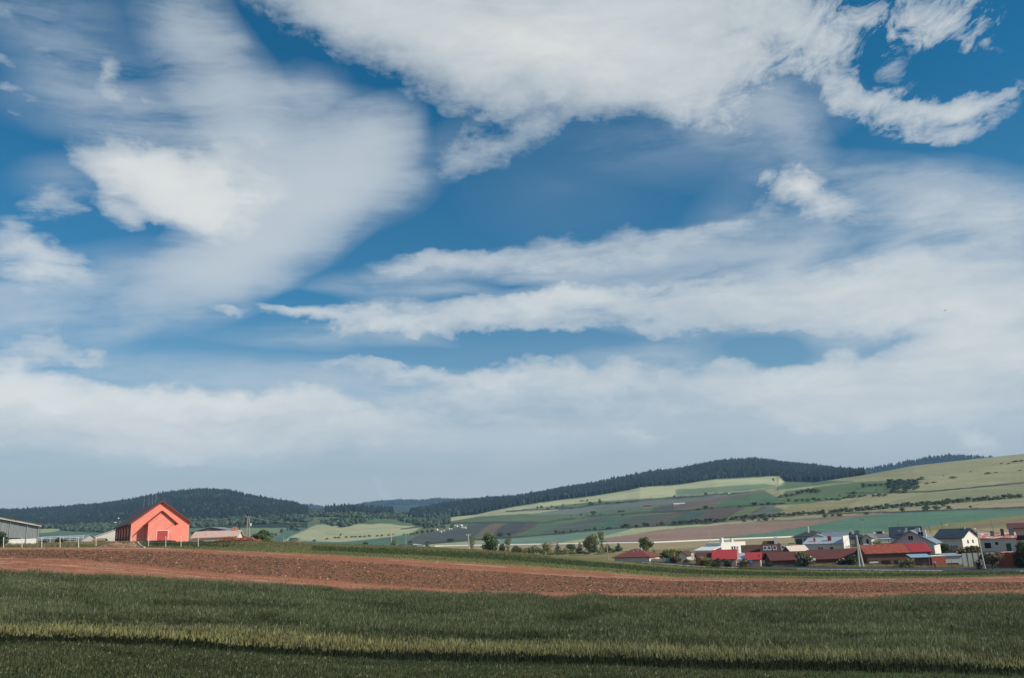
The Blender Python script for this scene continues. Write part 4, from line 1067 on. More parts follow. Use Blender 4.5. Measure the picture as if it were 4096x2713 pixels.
# porch
def lu(u):   # local x on the front wall of the barn whose eave height shows at column u
    p = np.array(t.location); ax = (math.cos(R(31)), math.sin(R(31)))
    return solve_along(p, ax, p[2] + he, u)
pd = 2.7
fx = lambda u: lu(u) * 1.0
px0, px1 = fx(588), fx(693)
sc_ = (px1 - px0)
pmid = (px0 + px1) / 2
def pt_z(lx, ly, v, th=t, yaw=31):
    x = th.location[0] + math.cos(R(yaw)) * lx - math.sin(R(yaw)) * ly; y = th.location[1] + math.sin(R(yaw)) * lx + math.cos(R(yaw)) * ly
    return solve_z(x, y, v) - th.location[2]
pe = pt_z(px0, -pd, 2091); pa = pt_z(pmid, -pd, 2045.5)
MB().add([(px0,-pd,0),(px1,-pd,0),(px1,0,0),(px0,0,0),(px0,-pd,pe),(px1,-pd,pe),(px1,0,pe),(px0,0,pe),(pmid,-pd,pa),(pmid,0,pa)],
    [(0,3,2,1),(0,1,5,8,4),(1,2,6,5),(3,0,4,7),(4,8,9,7),(5,6,9,8)]).build('porch_wall', CORAL, t)
r = MB(); sp = (pa - pe) / ((px1 - px0) / 2); o = .7; th_ = .18
for sg in (-1, 1):
    xe = pmid + sg * ((px1 - px0) / 2 + o); ze = pe - sp * o
    q_ = [(pmid + sg * .003, -pd - .5, pa + th_), (xe, -pd - .5, ze + th_), (xe, -.02, ze + th_), (pmid + sg * .003, -.02, pa + th_)]
    r.slab(q_ if sg > 0 else q_[::-1], th_)
r.build('porch_roof', RED_TRIM, t)
# porch door with pale surround
dx0, dx1 = fx(625), fx(667)
dz1 = pt_z(dx0, -pd, 2124.5)
door = MB().box(dx0, -pd - .03, .4, dx1, -pd - .003, dz1).build('door', DOOR_R, t)
fr = MB().box(dx0 - .16, -pd - .07, .4, dx0 - .002, -pd - .003, dz1 + .14).box(dx1 + .002, -pd - .07, .4, dx1 + .16, -pd - .003, dz1 + .14).box(dx0, -pd - .07, dz1 + .002, dx1, -pd - .003, dz1 + .14)
fr.build('frame', mat('door_surround', (.90, .50, .40), var=.05), door)
# fallen cable on the porch wall and roof edge stay
MB().tube([(px1 - 2.3, -pd - .02, pe - 1.9), (px1 - .3, -pd - .02, pe - .5)], .035).build('stay_rod', RED_TRIM, t)
# side wall: posts with brackets carrying the eave, panels between with shade put into their dark red
n_post = 6; ph = he
for i in range(n_post):
    y = 3.0 + i * (d - 5) / (n_post - 1) 
    MB().tube([(-.10, y, 0.4), (-.10, y, ph - 1.1), (-.62, y, ph - .55), (-.66, y, ph - .35)], .11, 6).build('side_post', FRAME_D if i % 1 else mat('post_dark_red', (.085, .02, .02), var=.2), t)
for i in range(n_post - 1):
    y0 = 3.0 + i * (d - 5) / (n_post - 1) + .8; y1 = 3.0 + (i + 1) * (d - 5) / (n_post - 1) - .8
    MB().box(-.03, y0, 1.2, -.003, y1, ph * .52).build('side_panel', SHADE_P, t)
MB().tube([(-.62, -.6, he - s_*.75 + .02), (-.62, d + .6, he - s_*.75 + .02)], .10).build('gutter', FRAME_D, t)
for fy, hh in ((.30, 3.2), (.47, 2.2), (.66, 2.4), (.93, 3.0)):
    MB().tube([(w/2, d * fy, zr + .1), (w/2, d * fy, zr + hh)], .03, 5, .015).build('lightning_rod', METAL_P, t)
MB().tube([(w/2, -.6, zr + .1), (w/2, -.6, zr + .75)], .09, 5, .03).build('ridge_finial', FRAME_D, t)
MB().box(w - .05, -.012, 0, w + .03, -.002, he).build('corner_strip', MATS['door_surround'], t)
MB().box(-.03, -.012, 0, .05, -.002, he).build('corner_strip', MATS['door_surround'], t)

# ------------------------------------------------------------------ left: grey corrugated shed
def pz(u, v, Y): return P(u, v, Y)
t = thing('grey_shed', 'grey corrugated shed with a rusty sloping roof edge on a white base wall', 'shed', (*P(-200, 2172, 158)[:2], 0), 33)
ori = t.location
t.location = (ori[0], ori[1], ground_xy(ori[0], ori[1]) - .4); bpy.context.view_layer.update()
def loc_xy(th, yaw, u, ly, v=2100):
    """local x, at local depth ly, of the point seen in column u"""
    ax = (math.cos(R(yaw)), math.sin(R(yaw)))
    o_ = (th.location[0] - ax[1] * ly, th.location[1] + ax[0] * ly)
    return solve_along(o_, ax, th.location[2] + 3, u)
xs_ = [loc_xy(t, 33, u, 0) for u in (-195, 38, 108, 156)]
zs_ = [pt_z(x, 0, v, t, 33) for x, v in zip(xs_, (2040, 2082, 2095, 2105))]
zb = [pt_z(x, 0, v, t, 33) for x, v in zip(xs_, (2150, 2155, 2154.5, 2154))]
dd = 14
w_ = MB().add([(xs_[0],0,zb[0]),(xs_[3],0,zb[3]),(xs_[3],dd,zb[3]),(xs_[0],dd,zb[0]),(xs_[0],0,zs_[0]),(xs_[3],0,zs_[3]),(xs_[3],dd,zs_[3]),(xs_[0],dd,zs_[0])],
   [(0,1,5,4),(1,2,6,5),(2,3,7,6),(3,0,4,7),(4,5,6,7)]); w_.build('wall', SHEET, t)
MB().box(xs_[0], .03, -.5, xs_[3] - .02, dd, min(zb) - .002).build('base_wall', CONC_W, t)
# standing ribs of the sheeting
rb = MB()
for i in range(int((xs_[3] - xs_[0]) / .55)):
    x = xs_[0] + .3 + i * .55; f = (x - xs_[0]) / (xs_[3] - xs_[0])
    rb.box(x, -.035, zb[0] + (zb[3] - zb[0]) * f + .02, x + .07, -.002, zs_[0] + (zs_[3] - zs_[0]) * f - .05)
o_r = rb.build('sheet_rib', SHEET, t); o_r['kind'] = 'stuff'
sl = MB(); th_ = .22
sl.slab([(xs_[0]-.5,-.5,zs_[0]+.35),(xs_[3]+.35,-.5,zs_[3]+.2),(xs_[3]+.35,dd,zs_[3]+.2),(xs_[0]-.5,dd,zs_[0]+.35)], .2)
sl.build('roof', mat('rust_roof', (.17, .07, .05), col2=(.30, .26, .24), var=.3, scale=1.2, rough=.9), t)
MB().slab([(xs_[0]-.5,-.62,zs_[0]+.12),(xs_[3]+.35,-.62,zs_[3]-.02),(xs_[3]+.35,-.5,zs_[3]-.02),(xs_[0]-.5,-.5,zs_[0]+.12)], .10).build('gutter', CONC_W, t)
for x, z in ((xs_[1], zs_[1]), (xs_[2], zs_[2]), (xs_[3] - .1, zs_[3])):
    MB().tube([(x, -.10, -.3), (x, -.10, z - .05)], .07).build('downpipe', METAL_P, t)

# white hall with a stepped, curved edge behind the barn
t, w, d, he, zr = house('white_hall', 'long low hall under a smooth white roof beside the pink barn', 'hall', 338, 2163, 262, 12, 610, 22, 2114, 'gable_y',
    WALL_W, mat('white_membrane', (.74, .70, .64), var=.06, scale=.4, rough=.9), over=.3, sink=.6)
# pale conveyor shed / long low roof with grey bands
t, w, d, he, zr = house('low_byre', 'long low grey byre with a pale banded roof edge behind the fence', 'shed', 152, 2160, 232, 8, 336, 8, 2144, 'gable_x',
    SHEET_L, ROOF_BLU, over=.3, thick=.14, sink=.6)
rl = MB()
for k in range(3): rl.box(-.2, -.58 - .02*k, he - .25 + k * .42, w + .2, -.50, he - .13 + k * .42)
rl.build('rail', FRAME_W, t)
for i in range(8): MB().box(w * i / 7 - .05, -.62, 0, w * i / 7 + .05, -.585, he + .8).build('rail_post', FRAME_W, t)
t, w, d, he, zr = house('brown_hut', 'tiny hut with a low brown roof in front of the white hall', 'hut', 372, 2164, 205, 14, 414, 3, 2156.5, 'gable_x',
    WALL_T, mat('tan_roof', (.28, .19, .11), var=.2, scale=2), over=.3, sink=.8)

# low house to the right of the barn
t, w, d, he, zr = house('low_cottage', 'low white cottage with a peeling pinkish roof and orange chimney right of the pink barn', 'cottage', 771, 2152, 205, 6, 946, 6.5, 2127, 'gable_x',
    WALL_L, ROOF_PEEL, (('front', .14, .30, 1.2, .9, GLASS, FRAME_W), ('front', .55, .35, .8, .8, GLASS, FRAME_W)), over=.45, thick=.2, sink=.8)
chimney(t, w * .88, d * .5, zr - .4, zr + 1.0, .9, CHIM_R)
t, w, d, he, zr = house('grey_gabled_shed', 'pale grey gabled shed rising behind the peeling cottage roof', 'shed', 764, 2131, 232, 6, 922, 14, 2109.5, 'gable_y',
    SHEET, ROOF_BLU, over=.5, thick=.18, sink=.8)

# ------------------------------------------------------------------ village, from left to right
t, w, d, he, zr = house('hip_roof_house', 'low house with a shaded blue-grey front under a wide russet hip roof, first of the village on the left', 'house', 2457, 2229.5, 232, -27, 2596, 9, 2194.5, 'hip',
    WALL_B, ROOF_RB, (('front', .31, .10, .75, 1.0, DARK, FRAME_W, 0), ('front', .55, .06, .95, 1.4, DARK, FRAME_W, 0), ('right', .12, .10, 6.2, 1.3, GLASS_B, FRAME_W, 3)), over=.6, thick=.18, sink=.6)
MB().box(w + .004, .02, .0, w + .04, d - .02, he - .25).build('lit_gable_wall', WALL_W, t)  # whiter skin on this side only: sunlight put into the wall colour
roof_dish(t, w * .62, 2.4, he + (zr - he) * .55, .3); roof_dish(t, w * .52, 1.7, he + (zr - he) * .35, .25)
chimney(t, w * .66, d * .45, zr - .6, zr + .15, .35, CHIM_W)
MB().box(w * .22, -.42, he * .5, w * .22 + .7, -.005, he * .5 + .55).build('air_unit', FRAME_W, t)

t, w, d, he, zr = house('garden_shed', 'small grey garden shed with a brown pitched roof beside the yellow bush', 'shed', 2708, 2222, 236, -30, 2746, 6, 2207, 'gable_y',
    WALL_G, ROOF_BRN, over=.4, sink=.4)
t, w, d, he, zr = house('brick_outhouse', 'low dark red brick outhouse at the left end of the bright red roofs', 'outhouse', 2790, 2232, 206, -6, 2852, 4, 2213, 'gable_x',
    BRICK_R, ROOF_MAR, over=.2, sink=.6)
t, w, d, he, zr = house('red_roof_shed', 'pink shed under a steep bright red metal roof below the white house', 'shed', 2852, 2238, 203, -17, 2943, 7, 2201.5, 'gable_x',
    WALL_P, ROOF_RED, over=.35, sink=.6)
t, w, d, he, zr = house('grey_lean_to', 'small shed with a pale grey metal roof wedged between two red roofs', 'shed', 2935, 2241, 203.5, -12, 2984, 6, 2216, 'shed',
    WALL_L, ROOF_MET, over=.1, sink=.6)
chimney(t, w * .42, 1.6, he * .8, he + 3.0, .42, CHIM_W); MB().box(w*.42-.35, 1.25, he + 3.0, w*.42+.35, 1.95, he + 3.12).build('chimney_cap', CONC, t)
t, w, d, he, zr = house('red_roof_house', 'little pink house with a bright red roof and an open dark gable', 'house', 2986, 2238.5, 202, -20, 3040, 6, 2212.5, 'gable_x',
    WALL_P, ROOF_RED, (('right', .15, .95, 3.6, 1.1, DARK, WALL_P, 0),), over=.45, sink=.6)

# white modern house: shaded left face, sunlit right face
t, w, d, he, zr = house('white_villa', 'white flat-roofed modern villa with a bright blank side wall', 'villa', 2822, 2176, 262, -52, 2884, 15, 2170, 'flat',
    WALL_W, WALL_W, (('right', .40, .62, .8, 1.1, DARK, FRAME_W, 0), ('right', .50, .62, .8, 1.1, DARK, FRAME_W, 0)), over=.02, thick=.25, sink=.4, ur=2981)
MB().box(-.5, -4.6, 0, w + .02, -.01, he * .62).build('terrace_wing', WALL_L, t)
MB().slab([(-.9, -5.0, he * .62 + .32), (w + .2, -5.0, he * .62 + .32), (w + .2, -.05, he * .88), (-.9, -.05, he * .88)], .3).build('terrace_roof', FRAME_W, t)
for fx_ in (.2, .62): MB().box(w * fx_, -4.64, .6, w * fx_ + 1.3, -4.603, 2.4).build('terrace_window', GLASS_B, t)
chimney(t, w - .8, 1.4, he, he + 1.7, .9); chimney(t, w * .9, d * .5, he, he + 1.3, .8)
MB().tube([(w + .0, 0, 0), (w + .0, 0, 0.01)], .01).build('downpipe', FRAME_W, t) if False else None
MB().tube([(1.0, 1.0, he), (1.0, 1.0, he + 4.2)], .05, 5, .02).build('aerial_mast', METAL_P, t)

# big dark brown house
t, w, d, he, zr = house('brown_roof_house', 'large house under a dark brown half-hipped roof with four small roof windows', 'house', 3044, 2216, 222, -14, 3160, 6.0, 2163.5, 'hip',
    WALL_P, ROOF_BRN, (('front', .10, .35, .95, 1.5, DARK, FRAME_W, 0), ('front', .28, .35, .95, 1.5, DARK, FRAME_W, 0)), over=.5, thick=.2, sink=.6, ins=(1.0, 3.0))
W_, D_, HE_, ZR_ = w, d, he, zr
for fx_ in (.10, .25, .44, .72):
    yy = D_ * .16; sl_ = (ZR_ - HE_ + .05) / (D_ / 2 + .5); zc = HE_ - .05 + sl_ * (yy + .5)
    f_ = MB().slab([(W_*fx_, yy - .5, zc - .5*sl_ + .14), (W_*fx_ + .95, yy - .5, zc - .5*sl_ + .14), (W_*fx_ + .95, yy + .5, zc + .5*sl_ + .14), (W_*fx_, yy + .5, zc + .5*sl_ + .14)], .16).build('roof_window', WALL_B, t)
    MB().slab([(W_*fx_ + .10, yy - .42, zc - .42*sl_ + .16), (W_*fx_ + .85, yy - .42, zc - .42*sl_ + .16), (W_*fx_ + .85, yy + .40, zc + .40*sl_ + .16), (W_*fx_ + .10, yy + .40, zc + .40*sl_ + .16)], .02).build('pane', GLASS, f_)
chimney(t, w * .58, d * .42, zr - 1.0, zr + .9, .9, CHIM_W)
t, w, d, he, zr = house('brown_roof_wing', 'lower dark brown roofed wing left of the half-hipped brown house', 'house', 2970, 2213, 226, -14, 3052, 9, 2182.5, 'gable_x',
    WALL_W, ROOF_BRN, over=.2, sink=.6)
t, w, d, he, zr = house('dark_gable_hut', 'dark boarded hut with a pale grey roof side just right of the brown house', 'hut', 3132, 2206, 218, -58, 3161, 7, 2187, 'gable_y',
    BRICK_D, mat('pale_felt_roof', (.50, .43, .37), var=.12, scale=2), over=.3, sink=.6)

# long maroon barns along the lane
t, w, d, he, zr = house('maroon_barn', 'long low barn with a dark maroon tiled roof behind the white-flowering bush', 'barn', 3088, 2241.5, 203, -4, 3258, 8, 2209, 'gable_x',
    BRICK_D, ROOF_MAR, over=.5, sink=.6)
MB().box(w * .93, -.515, he - .4, w * .93 + .8, -.50, he + .1).build('loose_tile_board', FRAME_W, t)
t, w, d, he, zr = house('maroon_barn', 'second long maroon tiled barn, directly behind the double concrete pole', 'barn', 3256, 2237, 206, -3, 3461, 8, 2199, 'gable_x',
    BRICK_D, ROOF_MAR, over=.4, sink=.6)

# grey house with metal roof
t, w, d, he, zr = house('metal_roof_house', 'grey plastered house with a pale metal roof and white slotted end wall', 'house', 3213, 2178.5, 232, -34, 3371, 10, 2154, 'shed',
    WALL_G, ROOF_MET, (('front', .36, .63, 1.5, 1.3, GLASS_B, FRAME_W, 1), ('front', .66, .66, 1.0, 1.05, DARK, FRAME_W, 0)), over=.3, thick=.15, sink=.6, ur=3394)
MB().box(w + .01, -.2, 0, w + .3, d, zr + .5).build('end_wall', WALL_W, t)
for k in range(4): MB().box(w + .302, 1.5 + k * 1.5, he * .50, w + .33, 2.05 + k * 1.5, he * .88).build('slot_window', DARK, t)
ro_ = MB()
for k in range(int(w / 1.1)): ro_.slab([(k*1.1, -.3, he + .19), (k*1.1 + .06, -.3, he + .19), (k*1.1 + .06, d, zr + .22), (k*1.1, d, zr + .22)], .04)
ro_.build('roof_seams', ROOF_MET, t)
chimney(t, w * .62, d * .45, he + .5, zr + .5, .9, BRICK_R); chimney(t, w * .24, d * .4, he + .4, zr + .1, .6, CHIM_R)

# dark hipped house behind
t, w, d, he, zr = house('charcoal_hip_house', 'house under a low charcoal hip roof with white chimney, left of the back row', 'house', 3176, 2147.5, 322, -30, 3300, 13, 2121, 'hip',
    WALL_B, ROOF_CHAR, (('front', .05, .25, 2.2, 2.0, GLASS, FRAME_D, 2), ('front', .32, .25, 2.2, 2.0, GLASS, FRAME_D, 2)), over=1.0, thick=.2, sink=.4)
chimney(t, w * .42, d * .25, he + .4, zr + 1.4, .7); roof_dish(t, w * .5, d * .5, zr - .1, .5, CHIM_W)
t, w, d, he, zr = house('porch_gable_house', 'blue-grey roofed bungalow with a glazed gable porch behind the metal roofed house', 'bungalow', 3282, 2151, 300, -32, 3384, 10, 2130, 'gable_x',
    WALL_L, ROOF_BLU, over=.5, sink=.4)
roof_dish(t, w * .22, d * .5, zr, .55, CHIM_W); roof_dish(t, w * .40, d * .5, zr, .5, CHIM_W)
t, w, d, he, zr = house('glazed_porch', 'small gabled porch with a dark open front under a grey roof', 'porch', 3236, 2150, 292, -28, 3292, 6, 2138, 'gable_y',
    WALL_B, ROOF_BLU, (('front', .45, .30, 1.9, 2.2, DARK, FRAME_W, 1), ('front', .08, .30, 1.2, 2.0, GLASS, FRAME_W, 1)), over=.4, sink=.4)
t, w, d, he, zr = house('navy_hip_bungalow', 'tan bungalow under a wide navy hip roof with a white chimney, behind the parked car', 'bungalow', 3336, 2152.5, 298, -16, 3478, 12, 2128, 'hip',
    WALL_T, ROOF_NAVY, (('front', .44, .25, 1.5, 1.6, FRAME_W, FRAME_D, 1), ('front', .62, .25, 1.2, 1.6, GLASS, FRAME_W, 1), ('front', .78, .25, 1.6, 1.6, FRAME_W, FRAME_D, 1)), over=.9, thick=.2, sink=.4)
chimney(t, w * .58, d * .3, he + .5, zr + .5, .8); roof_dish(t, w * .6, d * .5, zr - .2, .5, CHIM_W)
t, w, d, he, zr = house('grey_gable_house', 'narrow grey gabled house between the navy bungalow and the long brown-grey roof', 'house', 3448, 2153, 288, -34, 3484, 9, 2138, 'gable_y',
    WALL_G, ROOF_GRY, (('front', .42, .30, .8, 1.9, DARK, FRAME_W, 0),), over=.4, sink=.4)
t, w, d, he, zr = house('long_grey_roof_house', 'long bungalow under a brown-grey roof with two white dishes and a small dormer', 'bungalow', 3486, 2152, 305, -12, 3594, 10, 2137, 'gable_x',
    WALL_L, ROOF_GRY, over=.4, sink=.4)
roof_dish(t, w * .25, d * .5, zr, .5, CHIM_W); roof_dish(t, w * .60, d * .5, zr, .5, CHIM_W)
MB().box(w*.36, d*.5, zr - .2, w*.55, d*.5 + 2, zr + .9).build('dormer', ROOF_CHAR, t)
MB().box(w*.34, d*.5 - .2, zr + .902, w*.57, d*.5 + 2.2, zr + 1.05).build('dormer_roof', ROOF_GRY, t)
# carport with pale canopy
t = thing('carport', 'flat pale blue canopy on thin posts between the back houses and the grey gabled house', 'carport', (*P(3500, 2176, 278)[:2], ground_xy(*P(3500, 2176, 278)[:2])), -20)
cz = solve_z(t.location[0], t.location[1], 2158) - t.location[2]
MB().slab([(0, 0, cz), (8.5, 0, cz), (9.2, 5, cz + .25), (.4, 5, cz + .25)], .16).build('canopy', ROOF_MET, t)
for x in (.3, 4.2, 8.2): MB().box(x, .1, 0, x + .14, .24, cz - .17).build('post', FRAME_D, t)

t, w, d, he, zr = house('navy_gable_house', 'house with a tall navy roof and a white cross gable behind the grey gabled house', 'house', 3572, 2150, 248, -22, 3690, 11, 2109.5, 'gable_x',
    WALL_W, ROOF_NAVY, over=.6, thick=.2, sink=.4)
# its white cross gable and roof window
sl_ = (zr - he) / (d / 2)
gx0, gx1 = w * .52, w * .98; gm = (gx0 + gx1) / 2; gz = zr - .3
cg = MB().add([(gx0, 1.2, he + .2), (gx1, 1.2, he + .2), (gm, 1.2, gz), (gx0, d/2, he + .2), (gx1, d/2, he + .2), (gm, d/2, gz)], [(0,1,2),(0,2,5,3),(1,4,5,2),(3,5,4),(0,3,4,1)]).build('cross_gable', WALL_W, t)
rr_ = MB().slab([(gx0 - .4, .7, he + .1), (gm, .7, gz + .2), (gm, d/2, gz + .2), (gx0 - .4, d/2, he + .1)], .14).slab([(gm + .004, .7, gz + .2), (gx1 + .4, .7, he + .1), (gx1 + .4, d/2, he + .1), (gm + .004, d/2, gz + .2)], .14)
rr_.build('cross_gable_roof', ROOF_GRY, t)
MB().box(gm - .35, 1.16, gz - 2.0, gm + .35, 1.195, gz - 1.1).build('gable_window', DARK, t)
MB().slab([(w*.22, d*.22, he + sl_*d*.22 + .20), (w*.22 + .9, d*.22, he + sl_*d*.22 + .20), (w*.22 + .9, d*.34, he + sl_*d*.34 + .20), (w*.22, d*.34, he + sl_*d*.34 + .20)], .04).build('roof_window', GLASS_B, t)
chimney(t, w * .50, .9, he + .4, he + 2.6, .6); roof_dish(t, w * .44, .8, he + .9, .35, CHIM_W)

t, w, d, he, zr = house('grey_gable_farmhouse', 'big grey gable-fronted farmhouse with two dark attic windows and sunlit white side wall', 'farmhouse', 3562, 2176, 208, -33, 3734, 12, 2124.5, 'gable_y',
    WALL_G, ROOF_BLU, (('front', .44, 1.12, 1.05, 1.05, DARK, FRAME_W, 1), ('front', .68, 1.26, 1.1, 1.05, DARK, FRAME_W, 1)), over=.55, thick=.2, sink=.6)
MB().box(w + .003, .02, 0, w + .04, d, he - .02).build('lit_side_wall', WALL_W, t)  # side wall whiter than the front, its sunlight painted in
MB().box(w - .25, -.03, 0, w + .06, -.003, he - .05).build('corner_strip', WALL_W, t)
chimney(t, w * .78, 3.5, he + .8, zr + .1, .75, CHIM_W); chimney(t, w * .62, 5, he + 1.5, zr + .6, .9, CONC)
MB().tube([(w*.72, 6, zr - 1), (w*.72, 6, zr + 2.0)], .05, 5).tube([(w*.72 - .5, 6, zr + 2.0), (w*.72 + .5, 6, zr + 2.0)], .03, 5).build('aerial', METAL_P, t)

# long red roofed shed
t, w, d, he, zr = house('long_red_shed', 'long dark shed whose faded red roof ends in a bright crimson sheet section', 'shed', 3464, 2215, 200, -7, 3722, 8, 2178, 'gable_x',
    BRICK_D, ROOF_RED2, over=.35, thick=.12, sink=.6)
sl_ = (zr - he) / (d / 2); xa = w * .70; o = .37
MB().slab([(xa, -o, he - sl_*o + .16), (w + .4, -o, he - sl_*o + .16), (w + .4, d/2, zr + .16), (xa, d/2, zr + .16)], .03).build('crimson_roof_sheet', ROOF_RED, t)
rb = MB()
for k in range(int((w + .4 - xa) / .38)):
    x = xa + .1 + k * .38; rb.slab([(x, -o, he - sl_*o + .20), (x + .08, -o, he - sl_*o + .20), (x + .08, d/2, zr + .20), (x, d/2, zr + .20)], .035)
o_r = rb.build('roof_rib', ROOF_RED, t); o_r['kind'] = 'stuff'
for a, b in ((.03, .16), (.22, .36), (.42, .56)): MB().box(w * a, -.03, .1, w * b, -.003, he * .62).build('opening', DARK, t)
MB().box(w * .02, -.9, he * .50, w * .16, -.6, he * .58).build('plank_shelf', FRAME_W, t)

# blue canopy shed
t, w, d, he, zr = house('blue_canopy_shed', 'brown shed with a light blue corrugated lean-to roof under the crimson sheet roof', 'shed', 3650, 2231, 192, -12, 3719, 4, 2219.5, 'shed',
    BRICK_D, mat('light_blue_sheet', (.22, .36, .47), var=.15, scale=2, rough=.6), over=.4, thick=.1, sink=.6)
MB().box(w * .02, -.38, 0, w * .02 + .1, -.28, he - .1).build('post', WOOD_L, t); MB().box(w * .9, -.38, 0, w * .9 + .1, -.28, he - .1).build('post', WOOD_L, t)
t, w, d, he, zr = house('orange_block_shed', 'low flat shed of orange hollow blocks beside the walking person', 'shed', 3724, 2227, 191, -8, 3780, 4, 2225, 'flat',
    mat('orange_block', (.50, .14, .075), var=.22, scale=3, col2=(.36, .10, .06), rough=.95), CONC_W, over=.05, thick=.12, sink=.6)
t, w, d, he, zr = house('tarp_shelter', 'sagging blue-grey tarpaulin shelter over a dark opening', 'shelter', 3776, 2226, 196, -8, 3848, 5, 2217.5, 'shed',
    WALL_B, mat('tarpaulin', (.26, .32, .37), var=.25, scale=2.5, bump=.08, rough=.7), (('front', .12, .15, 2.4, 1.2, DARK, FRAME_D, 0),), over=.25, sink=.6)
t = thing('panel_fence', 'tall grey panel fence of wide boards left of the leaning lamp pole', 'fence', (*P(3850, 2245, 190)[:2], ground_xy(*P(3850, 2245, 190)[:2]) - .2), -6)
ph_ = solve_z(t.location[0], t.location[1], 2214) - t.location[2]
for i in range(6): MB().box(i * 1.22 + .03, 0, 0, i * 1.22 + 1.17, .06, ph_).build('panel', SHEET_L, t)
for i in range(7): MB().box(i * 1.22 - .05, -.06, 0, i * 1.22 + .03, .0, ph_ + .05).build('post', FRAME_D, t)

t, w, d, he, zr = house('navy_roof_house', 'large house with a smooth navy roof, sunlit white gable and shaded front behind the bushes', 'house', 3742, 2153, 232, -47, 3846, 13, 2117.5, 'gable_x',
    WALL_G, ROOF_NAVY, (('front', .12, .45, 1.2, 1.2, DARK, FRAME_W, 1), ('front', .52, .40, 2.0, 1.5, GLASS_B, FRAME_W, 2)), over=.7, thick=.2, sink=.5, ur=3908)
MB().add([(w + .004, 0, 0), (w + .004, d, 0), (w + .004, d, he), (w + .004, d/2, zr), (w + .004, 0, he), (w + .05, 0, 0), (w + .05, d, 0), (w + .05, d, he), (w + .05, d/2, zr - .02), (w + .05, 0, he)],
   [(0,1,2,3,4)[::-1], (5,6,7,8,9), (0,5,9,4)[::-1], (1,6,5,0)[::-1], (1,2,7,6), (2,3,8,7), (3,4,9,8)]).build('lit_gable', WALL_W, t)  # gable skin whiter than the shaded front: sunlight put into the colour
for a_ in (.30, .62): MB().box(w + .052, d * a_, he - 1.7, w + .075, d * a_ + 1.1, he - .8).build('gable_window', DARK, t)
chimney(t, w * .88, d * .45, zr - .2, zr + .5, .5, ROOF_MET)

t, w, d, he, zr = house('patched_roof_house', 'grey house with a rusty red and white patched flat roof and a dark green door', 'house', 3921, 2157, 196, -30, 4062, 9, 2136, 'shed',
    WALL_G, ROOF_PAT, (('front', .09, .70, 1.35, 1.30, DARK, FRAME_W, 0), ('front', .40, .80, .65, .7, DARK, FRAME_W, 0), ('front', .70, .58, 1.0, 1.9, mat('green_door', (.04, .075, .06), var=.15), WALL_L, 0, 'door')), over=.35, thick=.16, sink=.6)
MB().box(.02, -.05, 0, w * .60, -.004, he * .60).build('brick_plinth', BRICK_D, t)
chimney(t, w * .36, d * .4, he + .2, zr + .7, .8, SHEET); chimney(t, w * .66, d * .5, he + .2, zr + 1.1, .7, BRICK_D); chimney(t, w * 1.0 - .6, d * .4, he + .2, zr + 1.2, 1.0, SHEET)
t, w, d, he, zr = house('red_brick_wall_shed', 'low red brick shed half hidden by bushes at the right edge', 'shed', 4012, 2213, 186, -8, 4130, 4, 2211, 'flat', BRICK_R, ROOF_PAT, over=.05, sink=.6)
t, w, d, he, zr = house('maroon_roof_house', 'brick house with a dark maroon roof and open veranda, farthest at the right edge', 'house', 4040, 2113, 262, -30, 4190, 10, 2093, 'gable_x',
    WALL_P, ROOF_MAR, (('front', .12, .35, 2.6, 1.3, DARK, FRAME_D, 1), ('front', .5, .35, 2.6, 1.3, DARK, FRAME_D, 1)), over=.8, thick=.2, sink=.5)

# ------------------------------------------------------------------ far hamlet under the wood (u 1735-1865)
ham = [(1738, 2116, 12, 'orange', 9), (1757, 2124, 9, 'white', 7), (1768, 2120, 10, 'orange', 7), (1790, 2112, 8, 'white', 6), (1800, 2113, 7, 'grey', 6), (1815, 2103, 14, 'white', 8), (1836, 2100, 12, 'white', 9), (1845, 2110, 18, 'grey', 7)]
hm_w = mat('hamlet_white', (.80, .76, .70), var=.08); hm_o = mat('hamlet_orange', (.42, .20, .13), var=.15); hm_g = mat('hamlet_grey', (.42, .40, .38), var=.1)
for i, (u, v, wpx, c, hpx) in enumerate(ham):
    g = ground_at(u, v + 6, 12.5, 15.5); Yh = g[1]; ww = wpx * Yh / FPX; hh = hpx * Yh / FPX * .6
    tt = thing('hamlet_house', ['first','second','third','fourth','fifth','sixth','seventh','eighth'][i] + ' tiny house from the left in the far hamlet below the wood', 'house', (g[0], g[1], g[2] - 2), random.uniform(-35, 5), 'houses of the far hamlet below the wood')
    MB().box(0, 0, 0, ww, ww * .7, hh + 2).build('wall', hm_w, tt)
    MB().slab([(-.4, -.4, hh + 1.9), (ww + .4, -.4, hh + 1.9), (ww + .4, ww * .35, hh + 2 + ww * .22), (-.4, ww * .35, hh + 2 + ww * .22)], .3).slab([(-.4, ww * .35 + .01, hh + 2 + ww * .22), (ww + .4, ww * .35 + .01, hh + 2 + ww * .22), (ww + .4, ww * .7 + .4, hh + 1.9), (-.4, ww * .7 + .4, hh + 1.9)], .3).build('roof', {'orange': hm_o, 'white': hm_g, 'grey': hm_g}[c], tt)

